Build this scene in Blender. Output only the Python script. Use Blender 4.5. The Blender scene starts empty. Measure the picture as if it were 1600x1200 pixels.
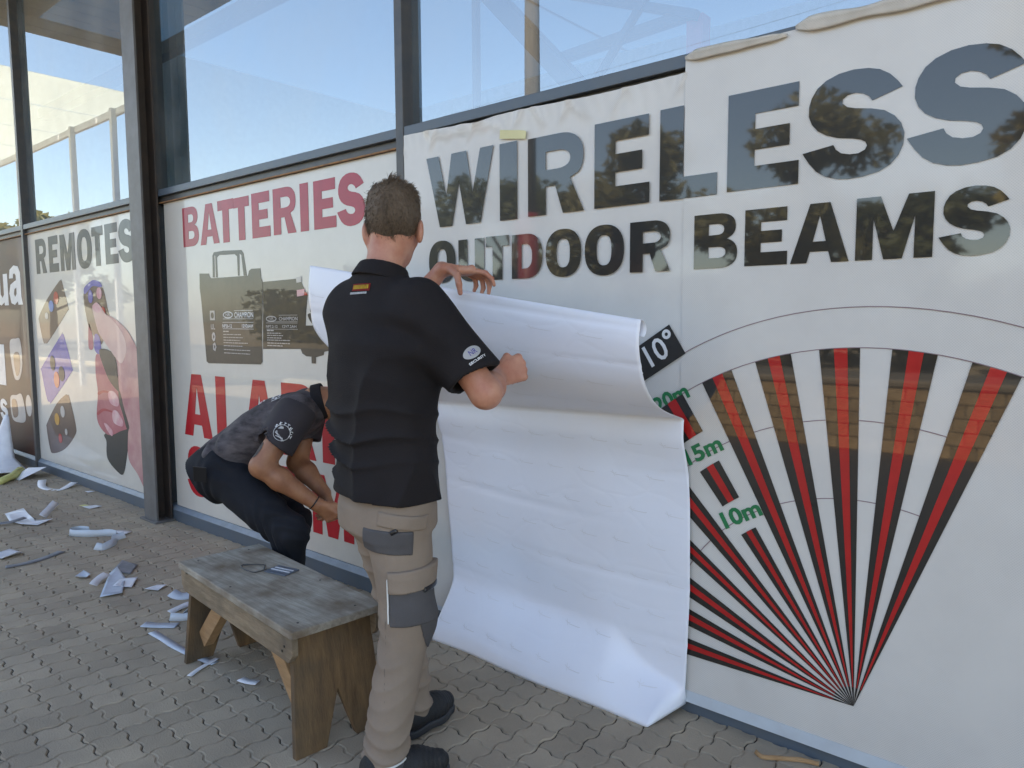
import bpy, bmesh, math, random
import numpy as np
from mathutils import Vector, Matrix
random.seed(7); RNG = np.random.RandomState(11)
SC = bpy.context.scene
COL = SC.collection
R = math.radians

# ------------------------------------------------------------------ camera
CAM_H, CAM_D = 1.40, 2.337
right = Vector((0.76174534, 0.64785918, -0.0047456))
down = Vector((0.05400616, -0.07079577, -0.99602776))
fwd = Vector((-0.6456217, 0.75846321, -0.08891673))
cd = bpy.data.cameras.new('camera'); cam = bpy.data.objects.new('camera', cd); COL.objects.link(cam)
m = Matrix((right, -down, -fwd)).transposed().to_4x4(); m.translation = (0, -CAM_D, CAM_H)
cam.matrix_world = m
cd.sensor_fit = 'HORIZONTAL'; cd.sensor_width = 36.0; cd.lens = 36.0 * 1150 / 1600
cd.clip_start = 0.05; cd.clip_end = 2000
SC.camera = cam

# ------------------------------------------------------------------ sky, sun, exposure
SUN_EL, SUN_AZ = R(54), R(8)          # sun stands behind the shop, slightly to its right
w = bpy.data.worlds.new('World'); SC.world = w; w.use_nodes = True
nt = w.node_tree; nt.nodes.clear()
sky = nt.nodes.new('ShaderNodeTexSky'); sky.sky_type = 'NISHITA'; sky.sun_disc = False
sky.sun_elevation = SUN_EL; sky.sun_rotation = SUN_AZ; sky.altitude = 300; sky.air_density = 1.0; sky.dust_density = 1.2; sky.ozone_density = 1.0
bg = nt.nodes.new('ShaderNodeBackground'); bg.inputs['Strength'].default_value = 0.15
wo = nt.nodes.new('ShaderNodeOutputWorld')
nt.links.new(sky.outputs[0], bg.inputs[0]); nt.links.new(bg.outputs[0], wo.inputs[0])
sl = bpy.data.lights.new('sun', 'SUN'); sl.energy = 5.0; sl.angle = R(0.5); sl.color = (1.0, 0.93, 0.82)
so = bpy.data.objects.new('sun', sl); COL.objects.link(so)
sd = Vector((math.sin(SUN_AZ) * math.cos(SUN_EL), math.cos(SUN_AZ) * math.cos(SUN_EL), math.sin(SUN_EL)))
so.rotation_euler = (-sd).to_track_quat('-Z', 'Y').to_euler(); so.location = (0, 12, 20)
SC.view_settings.view_transform = 'Standard'; SC.view_settings.look = 'None'
SC.view_settings.gamma = 1.0; SC.view_settings.exposure = 2.12
SC.view_settings.use_curve_mapping = False
SC.view_settings.use_white_balance = True; SC.view_settings.white_balance_temperature = 7500; SC.view_settings.white_balance_tint = 10
SC.render.engine = 'CYCLES'
SC.cycles.use_denoising = True
SC.cycles.max_bounces = 10; SC.cycles.diffuse_bounces = 4; SC.cycles.glossy_bounces = 4; SC.cycles.transparent_max_bounces = 12
SC.cycles.sample_clamp_indirect = 6.0; SC.cycles.caustics_reflective = False; SC.cycles.caustics_refractive = False

# ------------------------------------------------------------------ helpers
def tag(o, label=None, cat=None, group=None, kind=None):
    if label: o['label'] = label
    if cat: o['category'] = cat
    if group: o['group'] = group
    if kind: o['kind'] = kind
    return o

def empty(name, loc, label=None, cat=None, group=None, kind=None):
    o = bpy.data.objects.new(name, None); COL.objects.link(o); o.location = loc; o.empty_display_size = 0.1
    return tag(o, label, cat, group, kind)

def obj(name, me, mat=None, parent=None, loc=None, smooth=False):
    """Link mesh data (world coordinates unless loc is given) as one object; parented objects keep their place."""
    o = bpy.data.objects.new(name, me); COL.objects.link(o)
    if mat is not None and len(me.materials) == 0: me.materials.append(mat)
    if loc is not None: o.location = loc
    if parent is not None:
        o.parent = parent
        base = Vector((0, 0, 0)); p = parent
        while p is not None: base += p.location; p = p.parent
        o.location = o.location - base
    if smooth: me.polygons.foreach_set('use_smooth', [True] * len(me.polygons))
    return o

def mesh(verts, faces, name='m'):
    me = bpy.data.meshes.new(name); me.from_pydata([tuple(v) for v in verts], [], [tuple(f) for f in faces]); me.update(); return me

class MB:
    """collects shapes for ONE part"""
    def __init__(s): s.v = []; s.f = []
    def add(s, v, f):
        n = len(s.v); s.v += [tuple(p) for p in v]; s.f += [tuple(i + n for i in q) for q in f]; return s
    def box(s, x0, x1, y0, y1, z0, z1, M=None):
        v = [Vector(p) for p in ((x0, y0, z0), (x1, y0, z0), (x1, y1, z0), (x0, y1, z0), (x0, y0, z1), (x1, y0, z1), (x1, y1, z1), (x0, y1, z1))]
        if M is not None: v = [M @ p for p in v]
        return s.add(v, [(0, 3, 2, 1), (4, 5, 6, 7), (0, 1, 5, 4), (1, 2, 6, 5), (2, 3, 7, 6), (3, 0, 4, 7)])
    def tube(s, pts, rad, n=10, cap=True):
        pts = [Vector(p) for p in pts]; rad = rad if isinstance(rad, (list, tuple)) else [rad] * len(pts)
        v = []; f = []; up = None
        for i, p in enumerate(pts):
            t = (pts[min(i + 1, len(pts) - 1)] - pts[max(i - 1, 0)]).normalized()
            if up is None: up = t.orthogonal().normalized()
            up = (up - t * up.dot(t)).normalized(); b = t.cross(up)
            for k in range(n):
                a = 2 * math.pi * k / n; v.append(p + (up * math.cos(a) + b * math.sin(a)) * rad[i])
        for i in range(len(pts) - 1):
            for k in range(n): f.append((i * n + k, i * n + (k + 1) % n, (i + 1) * n + (k + 1) % n, (i + 1) * n + k))
        if cap: f.append(tuple(range(n - 1, -1, -1))); f.append(tuple((len(pts) - 1) * n + k for k in range(n)))
        return s.add(v, f)
    def prism(s, poly, fn, depth):
        """poly 2-D outline -> fn(a, b, t) gives 3-D; t = 0 front, t = depth back"""
        n = len(poly); v = [fn(a, b, 0) for a, b in poly] + [fn(a, b, depth) for a, b in poly]
        f = [tuple(range(n)), tuple(range(2 * n - 1, n - 1, -1))] + [(i, i + n, (i + 1) % n + n, (i + 1) % n) for i in range(n)]
        return s.add(v, f)
    def build(s, name, mat=None, parent=None, bevel=0, smooth=False, loc=None, fix=True):
        me = mesh(s.v, s.f, name)
        if bevel or fix:
            bm = bmesh.new(); bm.from_mesh(me)
            if bevel: bmesh.ops.bevel(bm, geom=[e for e in bm.edges], offset=bevel, segments=2, affect='EDGES', profile=0.5)
            bmesh.ops.recalc_face_normals(bm, faces=bm.faces[:]); bm.to_mesh(me); bm.free()
        return obj(name, me, mat, parent, loc, smooth)

# ------------------------------------------------------------------ materials
def node_mat(name):
    m = bpy.data.materials.new(name); m.use_nodes = True
    n = m.node_tree; b = n.nodes['Principled BSDF']; return m, n, b

def mat(name, col, rough=0.6, var=None, scale=8.0, detail=6.0, bump=0.0, bscale=60.0, spec=0.5, coat=0.0, coat_rough=0.03, metal=0.0, stretch=None, coord='Object', sss=0.0, sheen=0.0, randomize=0.0):
    """procedural Principled: two tones mixed by noise, a fine bump, optional clear coat"""
    m, n, b = node_mat(name); L = n.links
    b.inputs['Roughness'].default_value = rough; b.inputs['Metallic'].default_value = metal
    b.inputs['Specular IOR Level'].default_value = spec
    b.inputs['Coat Weight'].default_value = coat; b.inputs['Coat Roughness'].default_value = coat_rough
    if sheen: b.inputs['Sheen Weight'].default_value = sheen; b.inputs['Sheen Roughness'].default_value = 0.5
    if sss: b.inputs['Subsurface Weight'].default_value = sss; b.inputs['Subsurface Radius'].default_value = (0.012, 0.004, 0.002); b.inputs['Subsurface Scale'].default_value = 1.0
    tc = n.nodes.new('ShaderNodeTexCoord'); src = n.nodes.new('ShaderNodeNewGeometry').outputs['Position'] if coord == 'World' else tc.outputs[coord]
    if stretch:
        mp = n.nodes.new('ShaderNodeMapping'); mp.inputs['Scale'].default_value = stretch; L.new(src, mp.inputs[0]); src = mp.outputs[0]
    c2 = var if var else tuple(c * 0.86 for c in col)
    nz = n.nodes.new('ShaderNodeTexNoise'); nz.inputs['Scale'].default_value = scale; nz.inputs['Detail'].default_value = detail; nz.inputs['Roughness'].default_value = 0.6
    L.new(src, nz.inputs['Vector'])
    rp = n.nodes.new('ShaderNodeValToRGB'); rp.color_ramp.elements[0].position = 0.33; rp.color_ramp.elements[1].position = 0.67
    rp.color_ramp.elements[0].color = (*c2, 1); rp.color_ramp.elements[1].color = (*col, 1)
    L.new(nz.outputs['Fac'], rp.inputs[0]); last = rp.outputs[0]
    if randomize:
        oi = n.nodes.new('ShaderNodeObjectInfo'); mr = n.nodes.new('ShaderNodeMapRange'); mr.inputs[3].default_value = 1 - randomize; mr.inputs[4].default_value = 1 + randomize
        L.new(oi.outputs['Random'], mr.inputs[0]); vm = n.nodes.new('ShaderNodeVectorMath'); vm.operation = 'SCALE'
        L.new(last, vm.inputs[0]); L.new(mr.outputs[0], vm.inputs['Scale']); last = vm.outputs[0]
    L.new(last, b.inputs['Base Color'])
    if bump:
        bz = n.nodes.new('ShaderNodeTexNoise'); bz.inputs['Scale'].default_value = bscale; bz.inputs['Detail'].default_value = 5
        L.new(src, bz.inputs['Vector']); bp = n.nodes.new('ShaderNodeBump'); bp.inputs['Strength'].default_value = bump; bp.inputs['Distance'].default_value = 0.01
        L.new(bz.outputs['Fac'], bp.inputs['Height']); L.new(bp.outputs[0], b.inputs['Normal'])
    return m

def add_pattern(m, kind, scale, amount, coord='Object'):
    """multiply the base colour by a fine regular weave or perforation (real texture of the stuff)"""
    n = m.node_tree; L = n.links; b = n.nodes['Principled BSDF']
    lk = b.inputs['Base Color'].links[0]; src = lk.from_socket; L.remove(lk)
    tc = n.nodes.new('ShaderNodeTexCoord'); vo = n.nodes.new('ShaderNodeTexVoronoi'); vo.inputs['Scale'].default_value = scale; vo.inputs['Randomness'].default_value = 0.0 if kind == 'dots' else 0.6
    mp = n.nodes.new('ShaderNodeMapping'); mp.inputs['Rotation'].default_value = (0, R(45), 0); L.new(tc.outputs[coord], mp.inputs[0]); L.new(mp.outputs[0], vo.inputs['Vector'])
    mr = n.nodes.new('ShaderNodeMapRange'); mr.inputs[1].default_value = 0.15; mr.inputs[2].default_value = 0.55; mr.inputs[3].default_value = 1 - amount; mr.inputs[4].default_value = 1.0
    L.new(vo.outputs['Distance'], mr.inputs[0]); vm = n.nodes.new('ShaderNodeVectorMath'); vm.operation = 'SCALE'
    L.new(src, vm.inputs[0]); L.new(mr.outputs[0], vm.inputs['Scale']); L.new(vm.outputs[0], b.inputs['Base Color'])
    return m

M = {}
M['frame'] = mat('dark_frame_paint', (0.055, 0.058, 0.065), 0.42, (0.085, 0.08, 0.075), 14, bump=0.05, bscale=40)
M['rail'] = mat('blue_grey_rail_paint', (0.085, 0.115, 0.15), 0.4, (0.10, 0.12, 0.14), 6, bump=0.04, bscale=60)
M['rail_edge'] = mat('light_rail_edge_paint', (0.20, 0.24, 0.29), 0.4, (0.15, 0.18, 0.21), 9)
M['pillar_face'] = mat('grey_steel_column_paint', (0.15, 0.148, 0.15), 0.5, (0.11, 0.105, 0.10), 7, bump=0.06, bscale=30)
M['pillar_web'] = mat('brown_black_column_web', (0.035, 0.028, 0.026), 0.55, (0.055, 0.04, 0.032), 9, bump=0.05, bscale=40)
M['rust_strip'] = mat('orange_sealant_strip', (0.36, 0.18, 0.07), 0.8, (0.20, 0.11, 0.06), 30)
M['wall'] = mat('cream_render', (0.55, 0.52, 0.46), 0.9, bump=0.3, bscale=90)
M['soffit'] = mat('tan_soffit_sheet', (0.42, 0.34, 0.22), 0.8, (0.33, 0.27, 0.18), 3)
M['vinyl'] = mat('glossy_white_vinyl', (0.64, 0.61, 0.55), 0.45, (0.595, 0.565, 0.51), 5, coat=0.55, coat_rough=0.02)
M['mesh_vinyl'] = add_pattern(mat('perforated_white_vinyl', (0.68, 0.66, 0.625), 0.5, (0.62, 0.60, 0.57), 3.5, coat=0.35, coat_rough=0.05, bump=0.08, bscale=9), 'dots', 190, 0.22)
M['hem'] = add_pattern(mat('rolled_vinyl_hem', (0.60, 0.565, 0.51), 0.6, (0.48, 0.45, 0.40), 12), 'dots', 190, 0.2)
M['hem_low'] = mat('pale_blue_vinyl_hem', (0.55, 0.62, 0.68), 0.5, (0.50, 0.55, 0.60), 10)
def ink(name, col, gloss=0.8):
    return mat(name, col, 0.4, tuple(c * 0.85 for c in col), 14, coat=gloss, coat_rough=0.015, spec=0.25)
M['ink_black'] = ink('black_print_on_mesh', (0.020, 0.019, 0.017), 1.0)
M['ink_black'].node_tree.nodes['Principled BSDF'].inputs['Coat IOR'].default_value = 1.58; M['ink_black'].node_tree.nodes['Principled BSDF'].inputs['Coat Roughness'].default_value = .03
M['ink_grey'] = ink('charcoal_print', (0.045, 0.045, 0.045), 0.25)
M['ink_red'] = ink('crimson_print', (0.40, 0.015, 0.04), 0.35)
M['ink_red2'] = ink('scarlet_print', (0.50, 0.008, 0.02), 0.3)
M['ink_orange'] = ink('red_orange_print', (0.48, 0.018, 0.018), 0.7)
M['ink_green'] = ink('green_print', (0.02, 0.20, 0.08), 0.2)
M['ink_line'] = ink('mauve_line_print', (0.28, 0.2, 0.22), 0.2)
M['ink_white'] = mat('white_print', (0.78, 0.78, 0.78), 0.5, coat=0.3)
M['ink_violet'] = ink('violet_blue_print', (0.11, 0.10, 0.42), 0.5)
M['ink_brown'] = ink('brown_print', (0.10, 0.055, 0.045), 0.6)
M['ink_skin'] = mat('pink_skin_print', (0.64, 0.42, 0.37), 0.5, (0.40, 0.13, 0.16), 1.9, coat=0.3)
M['ink_skin_dark'] = mat('rose_skin_print', (0.50, 0.16, 0.18), 0.5, (0.36, 0.07, 0.10), 3.2, coat=0.3)
M['ink_nail'] = mat('nail_print', (0.72, 0.5, 0.5), 0.5, (0.6, 0.2, 0.26), 9, coat=0.5)
M['ink_nail2'] = mat('thumb_print', (0.70, 0.50, 0.44), 0.5, (0.60, 0.36, 0.33), 2.5, coat=0.3)
M['ink_blue'] = ink('blue_button_print', (0.18, 0.30, 0.62), 0.4)
M['ink_amber'] = ink('amber_button_print', (0.62, 0.32, 0.05), 0.4)
M['ink_battery'] = mat('battery_black_print', (0.028, 0.024, 0.020), 0.4, (0.055, 0.045, 0.035), 7, coat=0.5, coat_rough=0.015, spec=.2)
M['ink_dimwhite'] = mat('faded_white_print', (0.5, 0.47, 0.45), 0.5, coat=0.5)
M['brown_sign'] = mat('dark_brown_vinyl', (0.055, 0.04, 0.035), 0.45, (0.10, 0.04, 0.03), 1.3, spec=.2, coat=0.2, coat_rough=0.03)
M['tape'] = mat('yellow_masking_tape', (0.72, 0.68, 0.38), 0.6)
GLYPH_S = [(0.968, 0.764), (0.69, 0.686), (0.657, 0.729), (0.6, 0.764), (0.529, 0.783), (0.451, 0.777), (0.402, 0.746), (0.399, 0.708), (0.448, 0.667), (0.528, 0.644), (0.682, 0.617), (0.807, 0.582), (0.903, 0.519), (0.966, 0.447), (1.0, 0.355), (0.994, 0.256), (0.952, 0.161), (0.881, 0.087), (0.775, 0.035), (0.624, 0.007), (0.481, 0.0), (0.365, 0.012), (0.245, 0.048), (0.152, 0.105), (0.073, 0.189), (0.024, 0.256), (0.0, 0.293), (0.32, 0.336), (0.347, 0.289), (0.4, 0.249), (0.487, 0.228), (0.572, 0.227), (0.635, 0.252), (0.654, 0.288), (0.636, 0.323), (0.596, 0.347), (0.51, 0.37), (0.365, 0.395), (0.246, 0.435), (0.154, 0.488), (0.091, 0.557), (0.057, 0.636), (0.057, 0.73), (0.082, 0.806), (0.139, 0.889), (0.227, 0.947), (0.357, 0.988), (0.499, 1.0), (0.64, 0.986), (0.75, 0.955), (0.847, 0.897), (0.923, 0.821)]
WORDS = {'BATTERIES': [('B', -4.8342, -4.6249, 1.8762, 2.1287), ('A', -4.6039, -4.3658, 1.8735, 2.1242), ('T', -4.3767, -4.1872, 1.8702, 2.1267), ('T', -4.1857, -4.0124, 1.8714, 2.1232),
               ('E', -3.984, -3.791, 1.8718, 2.1278), ('R', -3.7579, -3.5341, 1.873, 2.1276), ('I', -3.4944, -3.4176, 1.8723, 2.1268), ('E', -3.3695, -3.1759, 1.8726, 2.1243),
               ('S', -3.167, -2.9401, 1.8667, 2.1306)],
 'BEAMS': [('B', -1.1567, -1.0051, 1.5615, 1.739), ('E', -0.9802, -0.8437, 1.5629, 1.7398), ('A', -0.8339, -0.6624, 1.5625, 1.7393), ('M', -0.645, -0.4452, 1.5628, 1.7406),
           ('S', -0.4321, -0.2689, 1.5601, 1.7439)],
 'OUTDOOR': [('O', -2.4497, -2.2831, 1.5582, 1.7425), ('U', -2.2644, -2.1144, 1.5581, 1.737), ('T', -2.103, -1.9768, 1.5603, 1.7388), ('D', -1.9611, -1.8037, 1.5601, 1.7355),
             ('O', -1.787, -1.6181, 1.5584, 1.7403), ('O', -1.602, -1.4309, 1.5563, 1.7402), ('R', -1.4058, -1.2455, 1.5613, 1.7376)],
 'REMOTES': [('R', -7.6515, -7.3889, 1.8194, 2.1259), ('E', -7.3227, -7.0963, 1.8195, 2.1281), ('M', -7.0492, -6.7165, 1.8187, 2.1225), ('O', -6.6719, -6.3668, 1.8153, 2.1315),
             ('T', -6.3582, -6.1414, 1.8246, 2.1302), ('E', -6.1034, -5.8693, 1.8276, 2.1315), ('S', -5.8648, -5.5734, 1.8236, 2.1409)],
 'WIRELESS': [('W', -2.4568, -2.058, 1.8018, 2.1077), ('I', -2.0241, -1.9318, 1.7989, 2.1053), ('R', -1.8754, -1.6069, 1.8013, 2.1011), ('E', -1.56, -1.3301, 1.8015, 2.1045),
              ('L', -1.2901, -1.0792, 1.8009, 2.1071), ('E', -1.0446, -0.8164, 1.804, 2.1074), ('S', -0.8056, -0.5273, 1.8001, 2.1084), ('S', -0.5204, -0.2443, 1.801, 2.109)]}
SHAPES = {'battery_a': [(-4.6349, 1.6972), (-4.5158, 1.6921), (-4.5033, 1.6705), (-4.4827, 1.6613), (-4.0489, 1.6591), (-4.0344, 1.688), (-4.0088, 1.698), (-3.9112, 1.6967), (-3.9052, 1.6404),
               (-3.8901, 1.6141), (-3.9183, 1.3093), (-3.9224, 1.1516), (-3.9417, 1.1357), (-4.5637, 1.1206), (-4.5891, 1.1321), (-4.6058, 1.3162), (-4.6253, 1.5178), (-4.64, 1.6043)],
 'battery_b': [(-3.8876, 1.6172), (-3.5947, 1.6222), (-3.519, 1.6242), (-3.4481, 1.5265), (-3.4647, 1.4481), (-3.4742, 1.3661), (-3.2751, 1.3666), (-3.2165, 1.3639), (-3.2218, 1.2407),
               (-3.3114, 1.2266), (-3.3172, 1.2085), (-3.3838, 1.1957), (-3.4775, 1.1977), (-3.514, 1.2121), (-3.5289, 1.2364), (-3.9127, 1.2275)],
 'blue_fob': [(-6.3983, 1.2828), (-6.306, 1.2669), (-6.2909, 1.1281), (-6.4151, 1.1624)],
 'buttons': [[(-7.2068, 1.596), (-7.1494, 1.5948), (-7.2159, 1.5408)], [(-7.3357, 1.5263), (-7.2768, 1.5254), (-7.3442, 1.476)], [(-7.4638, 1.4415), (-7.4234, 1.4412), (-7.4689, 1.4118)],
             [(-7.3853, 1.021), (-7.3215, 1.0232), (-7.3967, 0.9536)], [(-7.1806, 0.9347), (-7.1091, 0.9379), (-7.1913, 0.8684)], [(-7.3093, 0.8757), (-7.2411, 0.8791), (-7.3214, 0.8026)],
             [(-7.2095, 0.5972), (-7.1578, 0.6013), (-7.2179, 0.5452)], [(-7.3579, 0.518), (-7.2993, 0.523), (-7.367, 0.4631)], [(-7.1508, 0.4222), (-7.12, 0.4252), (-7.1554, 0.3933)],
             [(-7.3014, 0.3498), (-7.2591, 0.3541), (-7.3084, 0.3066)], [(-6.4421, 1.5903), (-6.3932, 1.5892), (-6.4496, 1.5372)], [(-6.2644, 1.6124), (-6.2122, 1.611), (-6.2708, 1.5655)],
             [(-6.2059, 1.4655), (-6.162, 1.4651), (-6.2115, 1.4238)]],
 'cap': [(-6.5751, 1.6311), (-6.5556, 1.6682), (-6.4535, 1.7023), (-6.3696, 1.7183), (-6.2647, 1.7061), (-6.2109, 1.6783), (-6.2186, 1.6599), (-6.3762, 1.6711), (-6.4615, 1.6462), (-6.5497, 1.6121)],
 'fingers': [(-6.4005, 1.1112), (-6.3332, 1.1303), (-6.2739, 1.098), (-6.2243, 0.9982), (-6.1109, 0.9193), (-5.998, 0.859), (-5.9686, 0.778), (-5.8629, 0.687), (-5.8365, 0.5875), (-5.9985, 0.539),
             (-6.1664, 0.4921), (-6.2912, 0.497), (-6.4122, 0.5552), (-6.4442, 0.6401), (-6.3978, 0.8177), (-6.4198, 0.9725)],
 'fob': [(-6.5762, 1.6236), (-6.46, 1.6568), (-6.3216, 1.6778), (-6.2185, 1.661), (-6.1714, 1.6255), (-6.1139, 1.4801), (-6.071, 1.3821), (-6.1614, 1.3145), (-6.2801, 1.208), (-6.3814, 1.2488),
         (-6.5048, 1.3443), (-6.5497, 1.42), (-6.5869, 1.5503)],
 'handle': [(-4.4681, 1.6657), (-4.4612, 1.8012), (-4.4413, 1.8208), (-4.3238, 1.8232), (-4.1139, 1.814), (-4.09, 1.7928), (-4.0614, 1.6596), (-4.0993, 1.6611), (-4.116, 1.7844), (-4.1383, 1.7957),
            (-4.1466, 1.6631), (-4.1634, 1.6637), (-4.1652, 1.7807), (-4.1929, 1.7943), (-4.3735, 1.7995), (-4.4063, 1.7876), (-4.408, 1.6633), (-4.4289, 1.6641), (-4.4263, 1.7991), (-4.4387, 1.8012),
            (-4.4442, 1.6647)],
 'hook': [(-3.4502, 1.4238), (-3.4289, 1.4327), (-3.4186, 1.4326), (-3.4271, 1.4477), (-3.4242, 1.4658), (-3.4059, 1.4805), (-3.38, 1.4843), (-3.3601, 1.4768), (-3.3674, 1.4728), (-3.3854, 1.4784),
          (-3.4031, 1.4739), (-3.414, 1.4626), (-3.4147, 1.4476), (-3.4012, 1.4295), (-3.3632, 1.4113), (-3.3423, 1.4248), (-3.3223, 1.4229), (-3.3036, 1.3932), (-3.2456, 1.3667), (-3.3756, 1.3664),
          (-3.426, 1.3874)],
 'index': [(-6.5206, 1.3507), (-6.4958, 1.3681), (-6.4444, 1.2651), (-6.4478, 1.1789), (-6.5034, 1.1603), (-6.5431, 1.1942)],
 'lower_fob': [(-6.2917, 0.4934), (-5.8369, 0.5842), (-5.9036, 0.3521), (-5.98, 0.2082), (-6.0807, 0.2032), (-6.2763, 0.2903), (-6.2791, 0.4289)],
 'mid_fob': [(-6.32, 1.1647), (-6.0422, 1.1384), (-5.9875, 0.9423), (-5.9602, 0.8448), (-6.1131, 0.9025), (-6.2243, 0.9982)],
 'nail1': [(-6.1841, 0.8309), (-6.0798, 0.8457), (-5.9944, 0.7929), (-6.0139, 0.7332), (-6.1536, 0.7483)],
 'nail2': [(-6.1211, 0.6831), (-6.0387, 0.6946), (-5.9397, 0.6311), (-5.9538, 0.58), (-6.1115, 0.5993)],
 'nail3': [(-6.3021, 0.5738), (-6.2392, 0.5708), (-6.1411, 0.5287), (-6.155, 0.4847), (-6.2261, 0.5119)],
 'nail4': [(-6.4105, 1.5046), (-6.3767, 1.5296), (-6.3194, 1.5404), (-6.2713, 1.5195), (-6.2446, 1.469), (-6.3303, 1.4614)],
 'palm': [(-6.4105, 1.5046), (-6.3412, 1.5374), (-6.2587, 1.5193), (-6.1638, 1.4516), (-6.0452, 1.4262), (-5.8937, 1.3771), (-5.7501, 1.3058), (-5.6172, 1.1816), (-5.5917, 1.0882), (-5.6099, 0.7711),
          (-5.5935, 0.5973), (-5.5623, 0.3928), (-5.5695, 0.1345), (-5.726, 0.2424), (-5.8663, 0.34), (-5.8558, 0.5231), (-5.8361, 0.5908), (-5.9175, 0.7156), (-5.9759, 0.8769), (-5.9833, 0.9755),
          (-6.0064, 1.1065), (-6.1557, 1.2021), (-6.3098, 1.3007), (-6.3792, 1.4193)],
 'remote_a': [(-7.0782, 1.741), (-7.0515, 1.7321), (-6.9389, 1.5116), (-6.9826, 1.467), (-7.441, 1.2213), (-7.5302, 1.1958), (-7.5961, 1.2128), (-7.6698, 1.388), (-7.6612, 1.4365), (-7.5808, 1.4962),
              (-7.4094, 1.6004), (-7.127, 1.7314)],
 'remote_b': [(-7.1148, 1.2786), (-7.0681, 1.2571), (-6.9305, 1.0044), (-6.9636, 0.9481), (-7.4605, 0.6706), (-7.5164, 0.6609), (-7.593, 0.6948), (-7.6906, 0.9353), (-7.6722, 0.9754),
              (-7.1515, 1.2709)],
 'remote_c': [(-7.0833, 0.753), (-7.0359, 0.7374), (-6.9241, 0.5089), (-6.9483, 0.414), (-7.2118, 0.2634), (-7.5145, 0.1898), (-7.5898, 0.2308), (-7.6433, 0.4042), (-7.6159, 0.4662),
              (-7.3567, 0.6529), (-7.1341, 0.7497)],
 'tab': [(-3.4272, 1.1962), (-3.3858, 1.1974), (-3.3907, 1.1609), (-3.4269, 1.1608)]}
GAP = [(-5.99, 0.8595), (-5.9534, 0.8369), (-5.8979, 0.7172), (-5.8249, 0.5886), (-5.8762, 0.5772), (-5.9335, 0.6813), (-5.9856, 0.7686)]
GAPS = [[(-6.3978, 0.8177), (-6.2873, 0.8417), (-6.183, 0.8395), (-6.1845, 0.8275), (-6.2897, 0.8244), (-6.3788, 0.7981)], [(-6.4341, 0.6496), (-6.3072, 0.6943), (-6.1207, 0.6865), (-6.1222, 0.6745), (-6.2886, 0.675), (-6.4103, 0.6323)]]
THUMB = [(-6.4105, 1.5046), (-6.3412, 1.5374), (-6.2587, 1.5193), (-6.1638, 1.4516), (-6.0094, 1.3933), (-5.8469, 1.2888), (-5.8033, 1.1772), (-5.8922, 1.0775), (-5.9875, 1.0988), (-6.1557, 1.2021), (-6.3098, 1.3007), (-6.3792, 1.4193)]
# ------------------------------------------------------------------ glass
def glass_mat():
    m, n, b = node_mat('tinted_window_glass'); n.nodes.remove(b); L = n.links
    tr = n.nodes.new('ShaderNodeBsdfTransparent'); tr.inputs[0].default_value = (0.80, 0.90, 0.95, 1)
    gl = n.nodes.new('ShaderNodeBsdfGlossy'); gl.inputs['Roughness'].default_value = 0.0; gl.inputs[0].default_value = (0.95, 0.98, 1.0, 1)
    fr = n.nodes.new('ShaderNodeFresnel'); fr.inputs[0].default_value = 3.4
    nz = n.nodes.new('ShaderNodeTexNoise'); nz.inputs['Scale'].default_value = 0.9; nz.inputs['Detail'].default_value = 1
    tc = n.nodes.new('ShaderNodeTexCoord'); L.new(tc.outputs['Object'], nz.inputs['Vector'])
    bp = n.nodes.new('ShaderNodeBump'); bp.inputs['Strength'].default_value = 0.012; bp.inputs['Distance'].default_value = 0.05
    L.new(nz.outputs['Fac'], bp.inputs['Height']); L.new(bp.outputs[0], gl.inputs['Normal'])
    mx = n.nodes.new('ShaderNodeMixShader'); gm = n.nodes.new('ShaderNodeNewGeometry'); iv = n.nodes.new('ShaderNodeMath'); iv.operation = 'SUBTRACT'; iv.inputs[0].default_value = 1.0; L.new(gm.outputs['Backfacing'], iv.inputs[1]); ml = n.nodes.new('ShaderNodeMath'); ml.operation = 'MULTIPLY'; L.new(fr.outputs[0], ml.inputs[0]); L.new(iv.outputs[0], ml.inputs[1]); L.new(ml.outputs[0], mx.inputs[0]); L.new(tr.outputs[0], mx.inputs[1]); L.new(gl.outputs[0], mx.inputs[2])
    # thin film of dust
    df = n.nodes.new('ShaderNodeBsdfDiffuse'); df.inputs[0].default_value = (0.6, 0.6, 0.58, 1)
    dn = n.nodes.new('ShaderNodeTexNoise'); dn.inputs['Scale'].default_value = 2.2; dn.inputs['Detail'].default_value = 8; L.new(tc.outputs['Object'], dn.inputs['Vector'])
    mr = n.nodes.new('ShaderNodeMapRange'); mr.inputs[1].default_value = 0.35; mr.inputs[2].default_value = 0.8; mr.inputs[3].default_value = 0.01; mr.inputs[4].default_value = 0.14
    L.new(dn.outputs['Fac'], mr.inputs[0]); m2 = n.nodes.new('ShaderNodeMixShader'); L.new(mr.outputs[0], m2.inputs[0]); L.new(mx.outputs[0], m2.inputs[1]); L.new(df.outputs[0], m2.inputs[2])
    out = [k for k in n.nodes if k.type == 'OUTPUT_MATERIAL'][0]; L.new(m2.outputs[0], out.inputs[0]); return m
M['glass'] = glass_mat()
M['steel_blue'] = mat('blue_grey_roof_steel', (0.035, 0.055, 0.09), 0.5)
M['steel_pink'] = mat('red_primed_column', (0.50, 0.08, 0.10), 0.6)
M['inside'] = mat('pale_inside_wall', (0.68, 0.72, 0.76), 0.9)

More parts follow.
